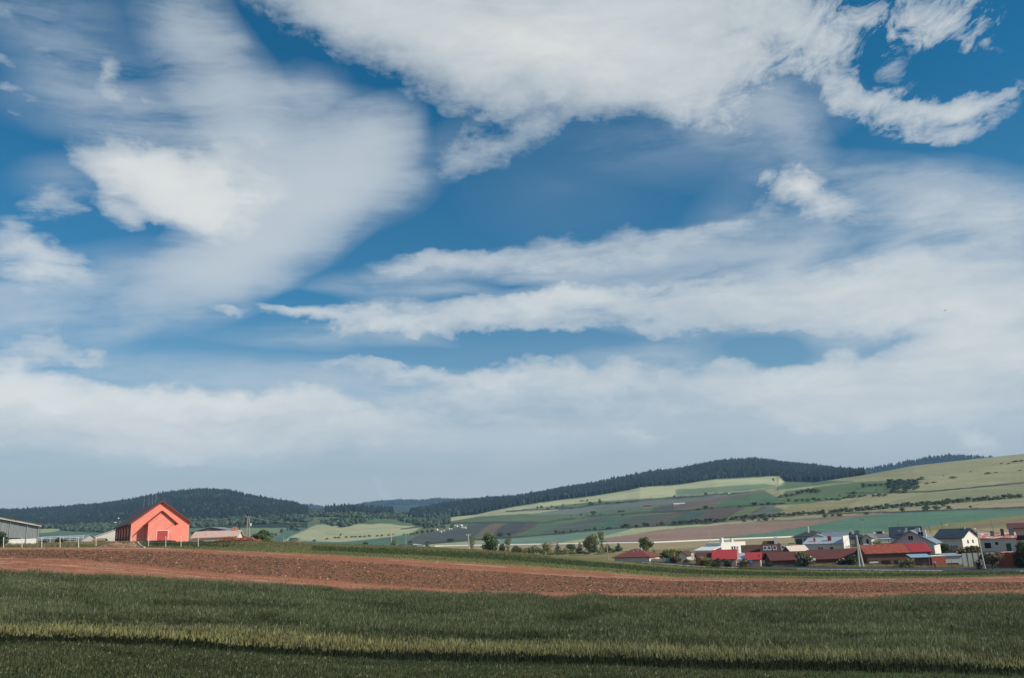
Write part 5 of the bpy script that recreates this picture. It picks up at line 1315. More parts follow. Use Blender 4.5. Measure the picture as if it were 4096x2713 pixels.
# ================================================================== trees and shrubs
def leaf_cloud(name, lobes, n, size, tones, m, parent=None, cut=0.0):
    """a crown of n separate leaf-sized faces spread through the outer part of several lobes"""
    lob = np.array([l[:6] for l in lobes], float); vol = lob[:, 3] * lob[:, 4] * lob[:, 5]
    k = rng.choice(len(lob), n, p=vol ** .8 / (vol ** .8).sum())
    dvec = rng.normal(size=(n, 3)); dvec /= np.linalg.norm(dvec, axis=1, keepdims=True)
    rad = rng.uniform(.45, 1.0, n) ** .5
    stray = rng.random(n) < .07; rad[stray] *= rng.uniform(1.05, 1.35, stray.sum())
    c = lob[k, :3] + dvec * lob[k, 3:6] * rad[:, None] * rng.uniform(.9, 1.12, (n, 1))
    nrm = dvec * .7 + rng.normal(size=(n, 3)) * .75; nrm /= np.linalg.norm(nrm, axis=1, keepdims=True)
    a = np.cross(nrm, rng.normal(size=(n, 3))); a /= np.linalg.norm(a, axis=1, keepdims=True); b = np.cross(nrm, a)
    s = size * rng.uniform(.6, 1.4, (n, 1))
    V = np.stack([c + a * s, c - a * s * .6 + b * s * .8, c - a * s * .5 - b * s * .8], 1).reshape(-1, 3)
    tones = np.array(tones); lt = rng.integers(0, len(tones), n)
    clump = rng.uniform(.7, 1.3, len(lob))[k][:, None]
    t = tones[lt] * rng.uniform(.75, 1.25, (n, 1)) * clump
    me = mesh_np(name, V, np.arange(n * 3).reshape(n, 3), m, False, np.repeat(t, 3, 0), parent=parent)
    return me
M_leaf = mat('leaf', attr='tone', var=.25, scale=1.5, rough=.75, spec=.2, trans=.2)
M_bark = mat('bark', (.085, .065, .045), var=.4, scale=6, rough=1, bump=.02)
def lobes_for(kind, w, h, r):
    L_ = []
    if kind == 'round':
        for i in range(11):
            a = r.uniform(0, 6.28); z = r.uniform(.38, .88); q_ = math.sqrt(max(.1, 1 - ((z - .62) / .42) ** 2)) * r.uniform(.3, .75)
            L_.append((math.cos(a) * w * .38 * q_, math.sin(a) * w * .38 * q_, z * h, w * r.uniform(.15, .26), w * r.uniform(.15, .26), h * r.uniform(.10, .17)))
    elif kind == 'poplar':
        for i in range(10):
            z = .18 + .78 * i / 10; q_ = math.sin(math.pi * min(1, .25 + .75 * (1 - abs(z - .45)))) + .3
            L_.append((r.uniform(-.08, .08) * w, r.uniform(-.08, .08) * w, z * h, w * .32 * min(1, q_), w * .32 * min(1, q_), h * .09))
    elif kind == 'spruce':
        for i in range(9):
            z = .08 + .84 * i / 9; rr = w * .5 * (1.05 - z)
            for k in range(3):
                a = r.uniform(0, 6.28); L_.append((math.cos(a) * rr * .5, math.sin(a) * rr * .5, z * h, rr * .62, rr * .62, h * .055))
        L_.append((0, 0, .93 * h, w * .06, w * .06, h * .07))
    else:       # bush: down to the ground
        for i in range(9):
            a = r.uniform(0, 6.28); q_ = r.uniform(.15, .95); z = r.uniform(.15, .82) * (1 - .35 * q_)
            L_.append((math.cos(a) * w * .32 * q_, math.sin(a) * w * .32 * q_, z * h, w * r.uniform(.14, .24), w * r.uniform(.14, .24), h * r.uniform(.13, .22)))
    return L_
TN = {k_: [tuple(1.3 * c_ for c_ in q_) for q_ in v_] for k_, v_ in {'green': [(.085,.120,.048),(.125,.155,.068),(.050,.075,.032)], 'pale': [(.17,.20,.10),(.12,.15,.07),(.22,.24,.13)],
      'dark': [(.030,.048,.024),(.045,.065,.030),(.060,.080,.038)], 'yellow': [(.18,.18,.07),(.25,.23,.10),(.12,.13,.05)],
      'brown': [(.13,.105,.06),(.09,.08,.045),(.18,.14,.08)], 'spruce': [(.040,.066,.036),(.062,.088,.045),(.085,.110,.055)]}.items()}
def tree(name, label, cat, u0, u1, vt, vb, Y, kind='bush', tone='green', n=1400, leaf=None, flowers=0, group=None, trunk=True, sinkb=.3, zb=None):
    if 2040 < u0 < 2500 and kind in ('bush', 'spruce', 'round'): u0, u1 = u0 - 5, u1 + 5; vt -= 7 if u1 - u0 < 60 else 0
    uc = (u0 + u1) / 2; g = ground_Y(uc, Y)
    if vb is not None:
        g[2] = min(g[2], solve_z(g[0], g[1], vb)) if zb is None else zb
    h = solve_z(g[0], g[1], vt) - g[2]; w = (u1 - u0) * Y / FPX
    r = random.Random(int(u0 * 7 + vt))
    t = thing(name, label, cat, (g[0], g[1], g[2] - .05), 0, group)
    leaf = leaf or max(.10, min(.32, w * .045))
    leaf_cloud('crown' if kind != 'bush' else 'foliage', lobes_for(kind, w * (1.28 if kind == 'bush' else 1.15), h * (1.08 if kind == 'bush' else 1.0), r), n, leaf, TN[tone], M_leaf, t)
    if trunk:
        top = h * (.55 if kind != 'spruce' else .9); rr = max(.06, w * .035)
        mb = MB().tube([(0, 0, -sinkb), (w * .02, 0, top * .4), (0, w * .02, top)], rr, 6, rr * .45)
        tr = mb.build('trunk' if kind != 'bush' else 'stem', M_bark, t)
        if kind in ('round', 'bush'):
            for k in range(4):
                a = k * 1.6 + r.random(); z0 = top * (.35 + .1 * k)
                MB().tube([(0, 0, z0), (math.cos(a) * w * .15, math.sin(a) * w * .15, z0 + h * .15), (math.cos(a) * w * .27, math.sin(a) * w * .27, z0 + h * .28)], rr * .45, 5, rr * .2).build('limb', M_bark, tr)
    if flowers:
        lb = lobes_for(kind, w * 1.34, h * 1.10, random.Random(int(u0 * 7 + vt)))
        leaf_cloud('blossom', lb, flowers, leaf * 1.1, [(.62,.60,.46),(.50,.48,.34)], M_leaf, t)
    return t

T = [
 ('poplar_tree','slim pale poplar just right of the grey concrete pole','tree',1872,1909,2146,2202,330,'poplar','pale',1500),
 ('round_tree','broad round green tree, largest crown left of the tree row','tree',1928,2000,2133,2206,345,'round','green',3200),
 ('shrub','dark dense shrub between the round tree and the second poplar','shrub',1984,2030,2170,2210,345,'bush','dark',1400),
 ('poplar_tree','second poplar, pale and pointed, right of the dark shrub','tree',2017,2052,2147,2212,340,'poplar','pale',1600),
 ('shrub','knee-high dark bush at the foot of the round tree on its left','shrub',1914,1936,2190,2206,330,'bush','dark',500),
 ('shrub','small dark bush, first to the right of the second poplar','shrub',2051,2078,2184,2214,360,'bush','dark',700),
 ('young_tree','bushy young green tree, second to the right of the second poplar','tree',2068,2099,2179,2216,365,'bush','green',900),
 ('shrub','low green bush with a thin right side, third right of the second poplar','shrub',2100,2134,2190,2220,370,'bush','green',700),
 ('young_tree','pale loose young tree just before the row opens towards the pole','tree',2124,2166,2181,2220,375,'bush','pale',900),
 ('young_tree','thin see-through tree with pale bare top in front of the brown field','tree',2168,2210,2172,2224,380,'round','yellow',700),
 ('spruce_tree','dark pointed young spruce left of the two bushy trees','tree',2217,2249,2174,2226,385,'spruce','spruce',1200),
 ('shrub','tiny bush at the foot of the dark pointed spruce','shrub',2203,2224,2208,2225,380,'bush','brown',350),
 ('young_tree','broad brownish green bush left of the dense spruce','tree',2244,2278,2190,2229,385,'bush','yellow',900),
 ('young_tree','upright green young tree touching the dense spruce','tree',2262,2299,2179,2229,392,'round','green',1000),
 ('spruce_tree','dense broad-based dark spruce left of the tallest leafy tree','tree',2301,2342,2175,2228,380,'spruce','spruce',1500),
 ('leafy_tree','tallest leafy tree of the row, with a forked crown and bare trunk','tree',2324,2394,2125,2226,400,'round','yellow',3400),
 ('poplar_tree','tall narrow poplar right beside the tallest leafy tree','tree',2392,2426,2121,2214,400,'poplar','pale',1800),
 ('spruce_tree','dark spruce under the crown of the tallest leafy tree','tree',2358,2400,2176,2228,388,'spruce','spruce',1300),
 ('shrub','round pale bush in front of the narrow poplar','shrub',2382,2417,2198,2238,350,'bush','pale',900),
 ('spruce_tree','wide dark green spruce behind the wooden pole','tree',2408,2454,2181,2228,390,'spruce','spruce',1500),
 ('spruce_tree','last dark spruce of the row, above the hip roof house corner','tree',2454,2496,2179,2222,390,'spruce','spruce',1400),
 ('leafy_tree','full dark leafy tree rising behind the hip roof house','tree',2562,2614,2150,2212,300,'round','green',2600),
 ('shrub','small bush to the right behind the hip roof house','shrub',2604,2628,2190,2212,290,'bush','green',500),
 ('large_bush','large yellowish bush between the hip roof house and garden shed','bush',2636,2734,2192,2242,243,'bush','yellow',2400),
 ('bush','reddish brown bush in front of the garden shed','bush',2672,2728,2211,2247,214,'bush','brown',1200),
 ('bush','dark bush just right of the garden shed','bush',2734,2768,2221,2247,214,'bush','dark',800),
 ('bush','pale dry bush in front of the brick outhouse','bush',2788,2852,2220,2250,202,'bush','yellow',1300),
 ('bush','dark bush against the left end of the bright red roof','bush',2845,2890,2225,2260,198,'bush','dark',1200),
 ('bush','tall dark bush against the right end of the bright red roof','bush',2892,2936,2224,2262,198,'bush','dark',1300),
 ('bush','brown bush with white blossom in front of the grey lean-to roof','bush',2952,3006,2232,2265,196,'bush','brown',1300),
 ('bush','small dark bush below the windows of the brown roofed house','bush',3062,3092,2242,2262,200,'bush','dark',600),
 ('flowering_bush','large round elder bush covered in white blossom by the lane','bush',3178,3256,2205,2262,199,'bush','green',2400),
 ('flowering_bush','dark bush with a few pale blossoms beside the double concrete pole','bush',3364,3436,2202,2260,200,'bush','dark',2200),
 ('bush','low pale bush in front of the long red roofed shed','bush',3596,3666,2224,2258,190,'bush','yellow',1200),
 ('bush','dark round bush below the navy roofed house','bush',3756,3816,2166,2210,222,'bush','dark',1500),
 ('bush','wide brownish bush between the round dark one and the lamp pole','bush',3810,3920,2166,2216,218,'bush','brown',2200),
 ('bush','small dark bush at the end of the panel fence','bush',3902,3934,2234,2258,182,'bush','dark',700),
 ('fruit_tree','low brown-leaved fruit tree right of the leaning lamp pole','tree',3926,4018,2202,2266,180,'round','brown',1900),
 ('bush','dark bush at the right picture edge beside the patched roof house','bush',4056,4140,2150,2246,184,'bush','dark',2600),
 ('bush','yellow hedge bush under the carport canopy','bush',3484,3556,2160,2184,274,'bush','yellow',1100),
 ('bush','dark bush at the far left edge in front of the grey shed','bush',-24,30,2120,2182,146,'bush','dark',1600),
 ('shrub','small dark shrub before the low byre, left one','shrub',162,202,2147,2168,196,'bush','dark',800),
 ('shrub','wider dark shrub before the low byre, right one','shrub',214,260,2149,2168,198,'bush','dark',900),
 ('round_bush','big dense round bush right of the rubble heap','bush',1011,1084,2113,2172,202,'bush','green',3000),
 ('flowering_column_bush','upright bush full of cream blossom below a thin utility pole','bush',1559,1593,2144,2188,212,'bush','green',1300),
 ('grass_mound','low dry tuft mound left of the cream blossom bush','mound',1508,1539,2176,2187,205,'bush','yellow',350),
 ('grass_mound','low dry tuft mound right of the cream blossom bush','mound',1598,1630,2177,2189,205,'bush','yellow',350),
 ('shrub','small dark shrub alone on the crest of the field','shrub',1697,1720,2176,2192,210,'bush','dark',450),
 ('tree_top','dark leafy tree top peeping over the navy roofs','tree',3418,3446,2113,2150,300,'round','dark',600),
]
EX = [(2046,2066,2196,2216,355,'dark','left of the two small bushes before the row'),(2090,2112,2196,2219,362,'brown','between the first young green trees'),(2112,2132,2188,2220,372,'dark','dark and left of the pale loose young tree'),
      (2150,2176,2196,2222,372,'green','under the right side of the pale loose young tree'),(2192,2216,2198,2226,376,'yellow','right of the see-through tree'),(2228,2256,2204,2230,372,'brown','in front of the dark pointed spruce'),
      (2276,2306,2200,2231,375,'green','before the upright green young tree'),(2336,2362,2204,2233,366,'dark','in front of the broad-based spruce'),(2418,2440,2204,2236,362,'green','just left of the plain wooden pole'),
      (2440,2470,2200,2234,372,'dark','between wooden pole and last spruce'),(2340,2376,2178,2226,396,'dark','behind the tallest leafy tree, left'),(2488,2512,2202,2228,380,'brown','right of the last spruce'),(2000,2026,2182,2212,350,'green','behind the dark dense shrub')]
for u0_, u1_, vt_, vb_, Y_, tn_, lab_ in EX:
    T.append(('shrub', 'low filling shrub ' + lab_, 'shrub', u0_, u1_, vt_, vb_, Y_, 'bush', tn_, 700))
for a in T:
    fl = {'flowering_bush': 420, 'flowering_column_bush': 380}.get(a[0], 0)
    if a[0] == 'flowering_bush' and a[3] > 3300: fl = 90
    if 'white blossom in front' in a[1]: fl = 120
    tree(a[0], a[1], a[2], a[3], a[4], a[5], a[6], a[7], a[8], a[9], a[10], flowers=fl, trunk=a[0] != 'grass_mound')

# ---- shrubs of the hillside: five shapes, copied
protos = []
def proto(i, tone):
    r = random.Random(i + 90)
    lb = lobes_for('bush', 1.15, 1.0, r)
    me = leaf_cloud('foliage_shape', lb, 240, .085, TN[tone], M_leaf).data
    o = bpy.data.objects['foliage_shape']; bpy.data.objects.remove(o)
    return me
pm = [proto(0, 'dark'), proto(1, 'dark'), proto(2, 'green'), proto(3, 'dark'), proto(4, 'dark')]
pale_m = proto(7, 'pale')
def hill_shrub(u, v, wpx, hpx, label, group, m=None, smin=11.5, name='hill_shrub', cat='shrub'):
    g = ground_at(u, v, smin, 17.0); Y_ = g[1]; k = Y_ / FPX
    o = bpy.data.objects.new(name, m or pm[random.randrange(5)]); COL.objects.link(o)
    o.location = (g[0], g[1], g[2] - hpx * k * .06); o.scale = (wpx * k * .95, wpx * k * .95, hpx * k * 1.05)
    o.rotation_euler = (0, 0, random.uniform(0, 6.28))
    return tag(o, label, cat, group)
c1 = lambda x, y: (1800 + x / 1.973, 1780 + y / 1.973)
c2 = lambda x, y: (2896 + x / 1.973, 1780 + y / 1.973)
cb = lambda x, y: (750 + x / 2.96, 1950 + y / 2.96)
c3 = lambda x, y: (1500 + x / 2.96, 1950 + y / 2.96)
ORD = ['first','second','third','fourth','fifth','sixth','seventh','eighth','ninth','tenth','eleventh','twelfth','thirteenth','fourteenth','fifteenth','sixteenth','seventeenth','eighteenth','nineteenth','twentieth']
def ordinal(i):
    if i < 20: return ORD[i]
    tens = ['twenty', 'thirty', 'forty'][(i + 1) // 10 - 2]; k = (i + 1) % 10
    return tens + '-' + ORD[k - 1] if k else {'twenty': 'twentieth', 'thirty': 'thirtieth', 'forty': 'fortieth'}[tens]
def many(cf, lst, label, group, sc=1.973):
    lst = sorted(lst, key=lambda a: a[0])
    for i_, it in enumerate(lst):
        many1(cf, it, ordinal(i_) + ' from the left: ' + label, group, sc)
def many1(cf, it, label, group, sc):
    lst = [it]
    for it in lst:
        x, y, w = it[:3]; h = it[3] if len(it) > 3 else w * .62
        u, v = cf(x, y); hill_shrub(u, v, w / sc, h / sc, label, group, pale_m if len(it) > 4 else None)
many(c1, [(395,727,62,42),(465,722,40,34),(836,700,36,30),(868,695,26),(895,692,30),(955,687,24,26),(985,686,22),(1005,684,24),(1075,678,30),(1100,676,26),(1145,672,40,28),(1210,668,34,26,1),(1240,666,30),(1262,664,34,26),(1365,658,44,30),(1390,657,60,42),(1428,652,44,30,1),(1470,650,40),(1535,644,44,36),(1560,642,40,28),(1636,634,24),(1672,634,50,38),(15,765,50,26)],
     'shrub of the broken row above the pale valley fields', 'shrubs in the broken row above the valley fields')
hd = [(1770 + i * 36, 628 - i * 2.1, 54, 34 + 8 * ((i * 7) % 3) / 2) for i in range(12)]
many(c1, hd, 'shrub of the dense hedge above the brown field', 'hedge shrubs above the brown field')
many(c2, [(60 + i * 38, 592 - i * 2.4, 56, 30 + ((i * 5) % 4) * 4) for i in range(20)], 'shrub of the hedge above the pale track', 'long hedge above the pale track')
many(c2, [(850 + i * 40, 540 - i * 3.3, 60, 34 + ((i * 5) % 4) * 5) for i in range(38)], 'shrub of the long hedge above the teal field', 'long hedge above the teal field')
many(c2, [(800,572,62,26),(860,568,40,24),(905,566,72,30),(1120,550,46,24),(1405,530,54,48),(1605,522,84,62),(1685,515,66,48),(1778,510,48,38),(1735,490,70,44),(160,607,44,22),(222,597,30,26),(275,600,26,20),(326,600,64,28),(390,590,22,16),(1945,497,30,20)],
     'shrub standing on the pale farm track', 'shrubs on the pale farm track')
many(c2, [(445,416,50,28),(490,412,56,30),(540,406,56,30),(585,396,54,40),(625,384,60,38),(665,380,64,46),(705,380,64,46),(745,378,62,42)],
     'shrub of the left thicket on the upper meadow', 'left thicket of the upper meadow')
many(c2, [(1102,338,54,42),(1150,330,54,26),(1195,326,56,26),(1240,324,54,24),(1285,322,50,26),(1556,275,50,32),(1605,310,36,20),(1660,298,60,10),(1530,280,30,20)],
     'shrub of the thin line beside the meadow copse', 'thin line of shrubs by the meadow copse')
many(c2, [(1310 + (i % 6) * 40, 305 + (i // 6) * 22 + (i % 2) * 6, 66, 44) for i in range(18)] + [(1330,382,62,40),(1375,384,62,40),(1420,380,62,40)],
     'bush of the dense copse on the meadow', 'copse in the middle of the meadow')
many(c2, [(510,446,28,34),(575,450,44,26),(620,448,48,28),(665,446,50,30),(710,444,50,34),(750,440,40,24),(805,436,40,18),(850,436,46,22),(900,438,50,26),(945,425,40,22),(985,420,54,34),(1030,418,56,34),(1075,414,50,22),(1110,408,30,22),(1180,410,42,22),(1225,408,54,28),(1270,406,42,30),(915,412,18,26),(1020,385,60,24),(1205,360,20,10)],
     'shrub of the thickets below the meadow copse', 'second row of meadow thickets')
many(c2, [(1812,264,60,22),(2080,230,54,18),(2145,222,30,10),(1735,246,20,6),(2335,204,30,8),(2250,150,30,10),(2300,135,60,14),(2350,130,50,14),(2190,150,24,8),(1948,212,14,8)],
     'lone small shrub on the high meadow', 'lone shrubs on the high meadow')
many(c2, [(240,482,70,36),(300,476,50,18),(350,474,60,26),(400,470,46,16),(450,468,50,14),(390,288,20,30)], 'shrub of the low line between striped fields', 'low line between the striped fields')
many(c1, [(1960,516,46,20),(2020,508,60,34),(2070,504,44,18),(2290,492,36,14),(1365,556,34,14)], 'shrub on the bank between striped fields', 'bank shrubs between the striped fields')
for a in [(690,508,16,34,'narrow upright dark tree beside the conical one on the high pale meadow'),(722,505,34,32,'conical dark tree beside the narrow one on the high pale meadow'),(802,496,22,24,'small round tree right of the conical tree, high pale meadow'),
          (1112,474,50,34,'biggest round tree on the bank below the pale meadow'),(1186,468,34,52,'tall ragged tree beside the biggest round tree on the bank'),(1770,418,26,24,'lone dark tree on the bank halfway up the slope'),(2019,397,32,30,'round lone tree farther right on the same sloping bank'),
          (1132,556,60,40,'wide tree alone in the middle of the grey field'),(1034,562,20,22,'tiny pointed tree left of the wide lone tree')]:
    u, v = c1(a[0], a[1]); hill_shrub(u, v, a[2] / 1.973, a[3] / 1.973, a[4], None, None, name='hill_tree', cat='tree')
many(c1, [(1037,448,24,14),(1055,446,16,12),(1082,446,30,20),(890,490,26,16),(950,500,40,8),(1250,462,50,10),(1330,458,60,8),(1430,452,50,8),(895,474,20,10),(990,474,12,12),(955,563,16,8),(1080,556,14,6),(1185,549,16,14),(490,524,20,8),(840,500,40,10),(770,505,40,10)],
     'little shrub below the high pale meadow', 'little shrubs along the high bank')
many(cb, [(1295,516,80,46),(1500,642,50,30),(1650,618,46,26),(1745,606,52,26),(1790,602,50,20),(1812,570,38,28),(1880,600,44,26),(1942,594,44,24),(1990,592,46,22),(2045,592,52,26),(2100,590,48,24),(2150,588,52,34),(2246,582,40,20),(2300,578,36,22),(2110,680,84,44)],
     'shrub of the orchard line, pale left meadow', 'orchard line across the left meadow', 2.96)
many(c3, [(30,582,36,18),(78,580,30,20),(165,572,40,22),(215,566,24,20),(345,565,36,24),(380,562,34,16),(428,566,40,30),(465,566,44,34),(500,556,50,44),(560,548,60,50),(620,540,70,50),(680,530,60,44)],
     'shrub of the hedge below the far hamlet', 'hedge below the far hamlet', 2.96)
for a in [(890,642,100,48,'dark low tree alone on the grey strip, farther left'),(418,664,72,38,'greyish bush by the brook on the left of the grey strip'),(620,658,46,26,'small bush right of the brook bush'),(614,703,62,34,'dark bush standing on the horizon of the near field')]:
    u, v = c3(a[0], a[1]); hill_shrub(u, v, a[2] / 2.96, a[3] / 2.96, a[4], None, None, name='hill_tree', cat='tree', smin=8.5 if a[1] > 690 else 11.5)
# trees among the far hamlet's houses
many(c3, [(740,500,40,44),(790,480,60,50),(820,490,40,34),(905,480,44,50),(930,470,30,40),(1060,460,20,12),(1115,450,20,24),(1150,440,16,12),(700,440,44,50),(730,430,44,50),(770,426,50,50),(830,440,40,40),(870,430,40,30),(920,450,40,20)],
     'tree among the houses of the far hamlet', 'trees in the far hamlet', 2.96)

# ---- little buildings on the hillside
for (cf, x, y, w, h, lab, wm_, rm_, yw) in ((c1,1352,529,50,11,'long dark low shed on the green strip of the slope',FRAME_D,ROOF_CHAR,-8),(c1,1558,497,62,20,'brownish low ruin on the slope right of the dark shed',WALL_T,ROOF_RB,-8),
        (c1,1810,471,84,11,'long white plastic greenhouse at the top of the brown field',FRAME_W,FRAME_W,-6),(c1,2202,388,14,8,'tiny white hut on the bank high on the slope',FRAME_W,FRAME_W,-6)):
    u, v = cf(x, y); g = ground_at(u, v, 12, 16.5); k = g[1] / FPX / 1.973
    tt = thing('field_shed', lab, 'shed', (g[0] - w * k / 2, g[1], g[2] - 1.5), yw)
    W2, H2 = w * k, h * k
    MB().box(0, 0, 0, W2, W2 * .22, H2 * .6 + 1.5).build('wall', wm_, tt)
    MB().slab([(-.5,-.5,H2*.6+1.6),(W2+.5,-.5,H2*.6+1.6),(W2+.5,W2*.11,H2+1.6),(-.5,W2*.11,H2+1.6)], .3).slab([(-.5,W2*.11+.01,H2+1.6),(W2+.5,W2*.11+.01,H2+1.6),(W2+.5,W2*.22+.5,H2*.6+1.6),(-.5,W2*.22+.5,H2*.6+1.6)], .3).build('roof', rm_, tt)

# ================================================================== posts, poles, wires
def px_post(name, label, cat, ut, vt, ub, vb, Y, r, m, r1=None, group=None, k=8, sink=.4, tilt=True):
    b = P(ub, vb, Y); 
    zt = solve_z(b[0], b[1], vt); t = thing(name, label, cat, b, 0, group)
    top = P(ut, vt, Y)
    tx = (top[0] - b[0]) * (1 if tilt else 0)
    MB().tube([(0, 0, -sink), (0, 0, 0), (tx, 0, zt - b[2])], r, k, r1 if r1 else r).build('shaft', m, t)
    return t, zt - b[2], tx
FP = [(14,2150,2194,'left of the grey shed\'s corner'),(88,2151,2192,'in front of the middle of the grey shed'),(167,2149,2190,'right of the grey shed'),(240,2148,2190,'before the right byre shrub'),
      (314,2148,2189,'in front of the byre\'s right end'),(384,2147,2182,'before the brown hut'),(458,2147,2172,'at the far left corner of the pink barn'),(525,2147,2171,'at the pink barn\'s front left corner'),
      (594,2147,2180,'at the left edge of the barn porch'),(663,2146,2182,'in front of the maroon barn door'),(724,2146,2180,'before the right part of the barn wall'),(793,2151,2184,'before the peeling cottage')]
for u, vt, vb, lab in FP:
    Yf = 142 if vb > 2184 else 150
    t, hh, tx = px_post('fence_post', 'white concrete fence post ' + lab, 'post', u, vt, u, vb + 4, Yf, .06, CONC_W, .055, 'white fence posts along the field edge', 6)
# thin fence wires
fw = thing('fence_wire', 'thin wires strung between the white concrete fence posts', 'wire', P(14, 2192, 142))
base = np.array(fw.location)
for hv in (.25, .62):
    mb = MB()
    pts = []
    for u, vt, vb, lab in FP:
        Yf = 142 if vb > 2184 else 150
        a = P(u, vb + 4, Yf); zt = solve_z(a[0], a[1], vt); a[2] = a[2] + (zt - a[2]) * (1 - hv) ; pts.append(a - base - np.array([0, .1, 0]))
    mb.tube(pts, .012, 4); mb.build('strand', METAL_P, fw)

def tpole(label, ut, vt, ub, vb, Y, r, m, arm=1.4, armm=None, sink=.5, name='utility_pole'):
    t, hh, tx = px_post(name, label, 'pole', ut, vt, ub, vb, Y, r, m, r * .7, None, 8, sink)
    MB().box(tx - arm / 2, -.08, hh - .25, tx + arm / 2, .08, hh - .1).build('crossarm', armm or m, t)
    for s_ in (-.45, 0, .45): MB().tube([(tx + arm * s_, 0, hh - .1), (tx + arm * s_, 0, hh + .14)], .05, 6).build('insulator', CONC_W, t)
    return t, hh, tx
tpole('dark thin utility pole left of the two-legged pole', 958, 2098, 958, 2155, 215, .11, WOOD_D, 1.3)
# two-legged pole with transformer
t, hh, tx = px_post('two_legged_pole', 'two-legged wooden power pole carrying a small white transformer', 'pole', 991, 2068, 984, 2157, 214, .17, WOOD_L, .12)
MB().tube([(.95, 0, -.5), (.55, 0, hh)], .17, 8, .12).build('leg', WOOD_L, t)
MB().box(-.25, -.08, hh - .25, 1.15, .08, hh - .1).build('crossarm', WOOD_D, t)
MB().tube([(1.05, 0, hh * .58), (1.05, 0, hh * .70)], .22, 8).build('transformer', CONC_W, t)
for k in range(3): MB().tube([(-.15 + k * .55, 0, hh - .1), (-.15 + k * .55, 0, hh + .2)], .05, 6).build('insulator', CONC_W, t)
A1 = np.array(t.location) + np.array([.2, 0, hh])
tpole('slim utility pole behind the cream blossom bush', 1564, 2112, 1566, 2165, 214, .10, CONC, .8)
tpole('grey concrete pole with a short crossarm left of the first poplar', 1873, 2138, 1877, 2200, 212, .16, CONC, 1.1)
t, hh, tx = px_post('wooden_pole', 'plain pale wooden pole left of the hip roof house', 'pole', 2428, 2177, 2432, 2244, 205, .15, WOOD_L, .12)
# double concrete pole and leaning lamp pole
t, hh, tx = px_post('double_concrete_pole', 'pair of concrete poles leaning together beside the dark flowering bush', 'pole', 3426, 2142, 3437, 2258, 190, .24, CONC, .17)
MB().tube([(.85, 0, -.5), (.18, 0, hh)], .24, 8, .17).build('second_shaft', CONC, t)
for f in (.35, .65): MB().tube([(.0, 0, hh * f), (.75 * (1 - f) + .1, 0, hh * f)], .06, 5).build('brace', FRAME_D, t)
t, hh, tx = px_post('lamp_pole', 'tall leaning concrete lamp pole beside the panel fence', 'pole', 3905, 2118, 3939, 2267, 176, .17, CONC, .11)
MB().tube([(tx, 0, hh), (tx - .5, 0, hh + .25)], .05, 6).build('bracket', METAL_P, t)
LAMP_TOP = np.array(t.location) + np.array([tx, 0, hh])
t, hh, tx = tpole('wooden pole with a wide crossarm on the field behind the patched roof', 3964, 2076, 3976, 2136, 330, .16, WOOD_L, 2.6, name='wooden_t_pole')
t, hh, tx = px_post('aerial_mast', 'tall thin mast with a small bird-like aerial above the navy roof', 'mast', 3448, 2083, 3454, 2140, 262, .07, METAL_P, .05)
MB().tube([(tx - .7, 0, hh + .7), (tx, 0, hh - .1), (tx + .7, 0, hh + .6)], .06, 5).tube([(tx - .35, 0, hh + .8), (tx + .1, 0, hh)], .05, 5).build('aerial', FRAME_D, t)
t, hh, tx = px_post('street_lamp', 'thin street lamp with a pale head behind the navy roof', 'street lamp', 3790, 2100, 3793, 2122, 300, .06, METAL_P, .05)
MB().ball((tx - .5, 0, hh), .5, .25, .14).build('lamp_head', FRAME_W, t)
t, hh, tx = px_post('street_lamp', 'small street lamp sticking up behind the left eave of the pink barn', 'street lamp', 474, 2074, 473, 2118, 250, .12, FRAME_D, .09)
MB().tube([(tx, 0, hh * .45), (tx - .7, 0, hh * .62)], .05, 5).build('arm', FRAME_D, t)
MB().ball((tx - .95, 0, hh * .64), .45, .3, .16).build('lamp_head', FRAME_W, t)
MB().ball((tx, 0, hh), .22).build('cap', FRAME_W, t)
for (u, vt, vb, Yp, lab) in ((3589, 2093, 2125, 300, 'thin dark pole behind the tall navy roof, left one'),(3763, 2085, 2118, 300, 'thin dark pole behind the navy roofed house'),(3839, 2102, 2118, 300, 'short thin pole above the right part of the navy roof'),(3713, 2104, 2124, 280, 'thin pole right of the grey farmhouse chimneys'),
        (3562, 2147, 2178, 220, 'thin pole left of the grey farmhouse'),(3474, 2142, 2178, 232, 'dark pole in front of the grey gabled house'),(2836, 2122, 2176, 262, 'thin aerial pole behind the white villa'),(2269, 2158, 2176, 640, 'faint distant pole by the white road'),
        (2185, 2190, 2220, 380, 'thin pole among the young trees'),(1134, 2150, 2166, 205, 'short thin rod left of the old machinery'),(1175, 2150, 2165, 205, 'short thin rod behind the old machinery'),(1622, 2140, 2170, 420, 'faint grey pole in the valley right of the cream bush'),(933, 2116, 2145, 204, 'thin rod on the right end of the peeling roof')):
    px_post('thin_pole', lab, 'pole', u, vt, u + .004 * (u - 1200), vb + 6, Yp, .07 if Yp < 400 else .18, FRAME_D if u > 3400 else METAL_P, .05, None, 6)
# little wire-fence posts in the dry grass by the lane
LP_ = [(3330,'by the double concrete pole'),(3510,'below the red shed\'s middle opening'),(3576,'under the faded red roof'),(3652,'left of the blue canopy'),(3729,'just left of the walking person'),(3806,'below the tarpaulin shelter'),(3884,'below the panel fence'),(4048,'right of the fruit tree')]
for u, lab in LP_:
    px_post('stake', 'thin dark fence stake in the dry grass ' + lab, 'stake', u, 2243 - (u - 3500) * .004, u + 2, 2262, 188, .04, FRAME_D, .035, 'fence stakes in the dry grass', 5)

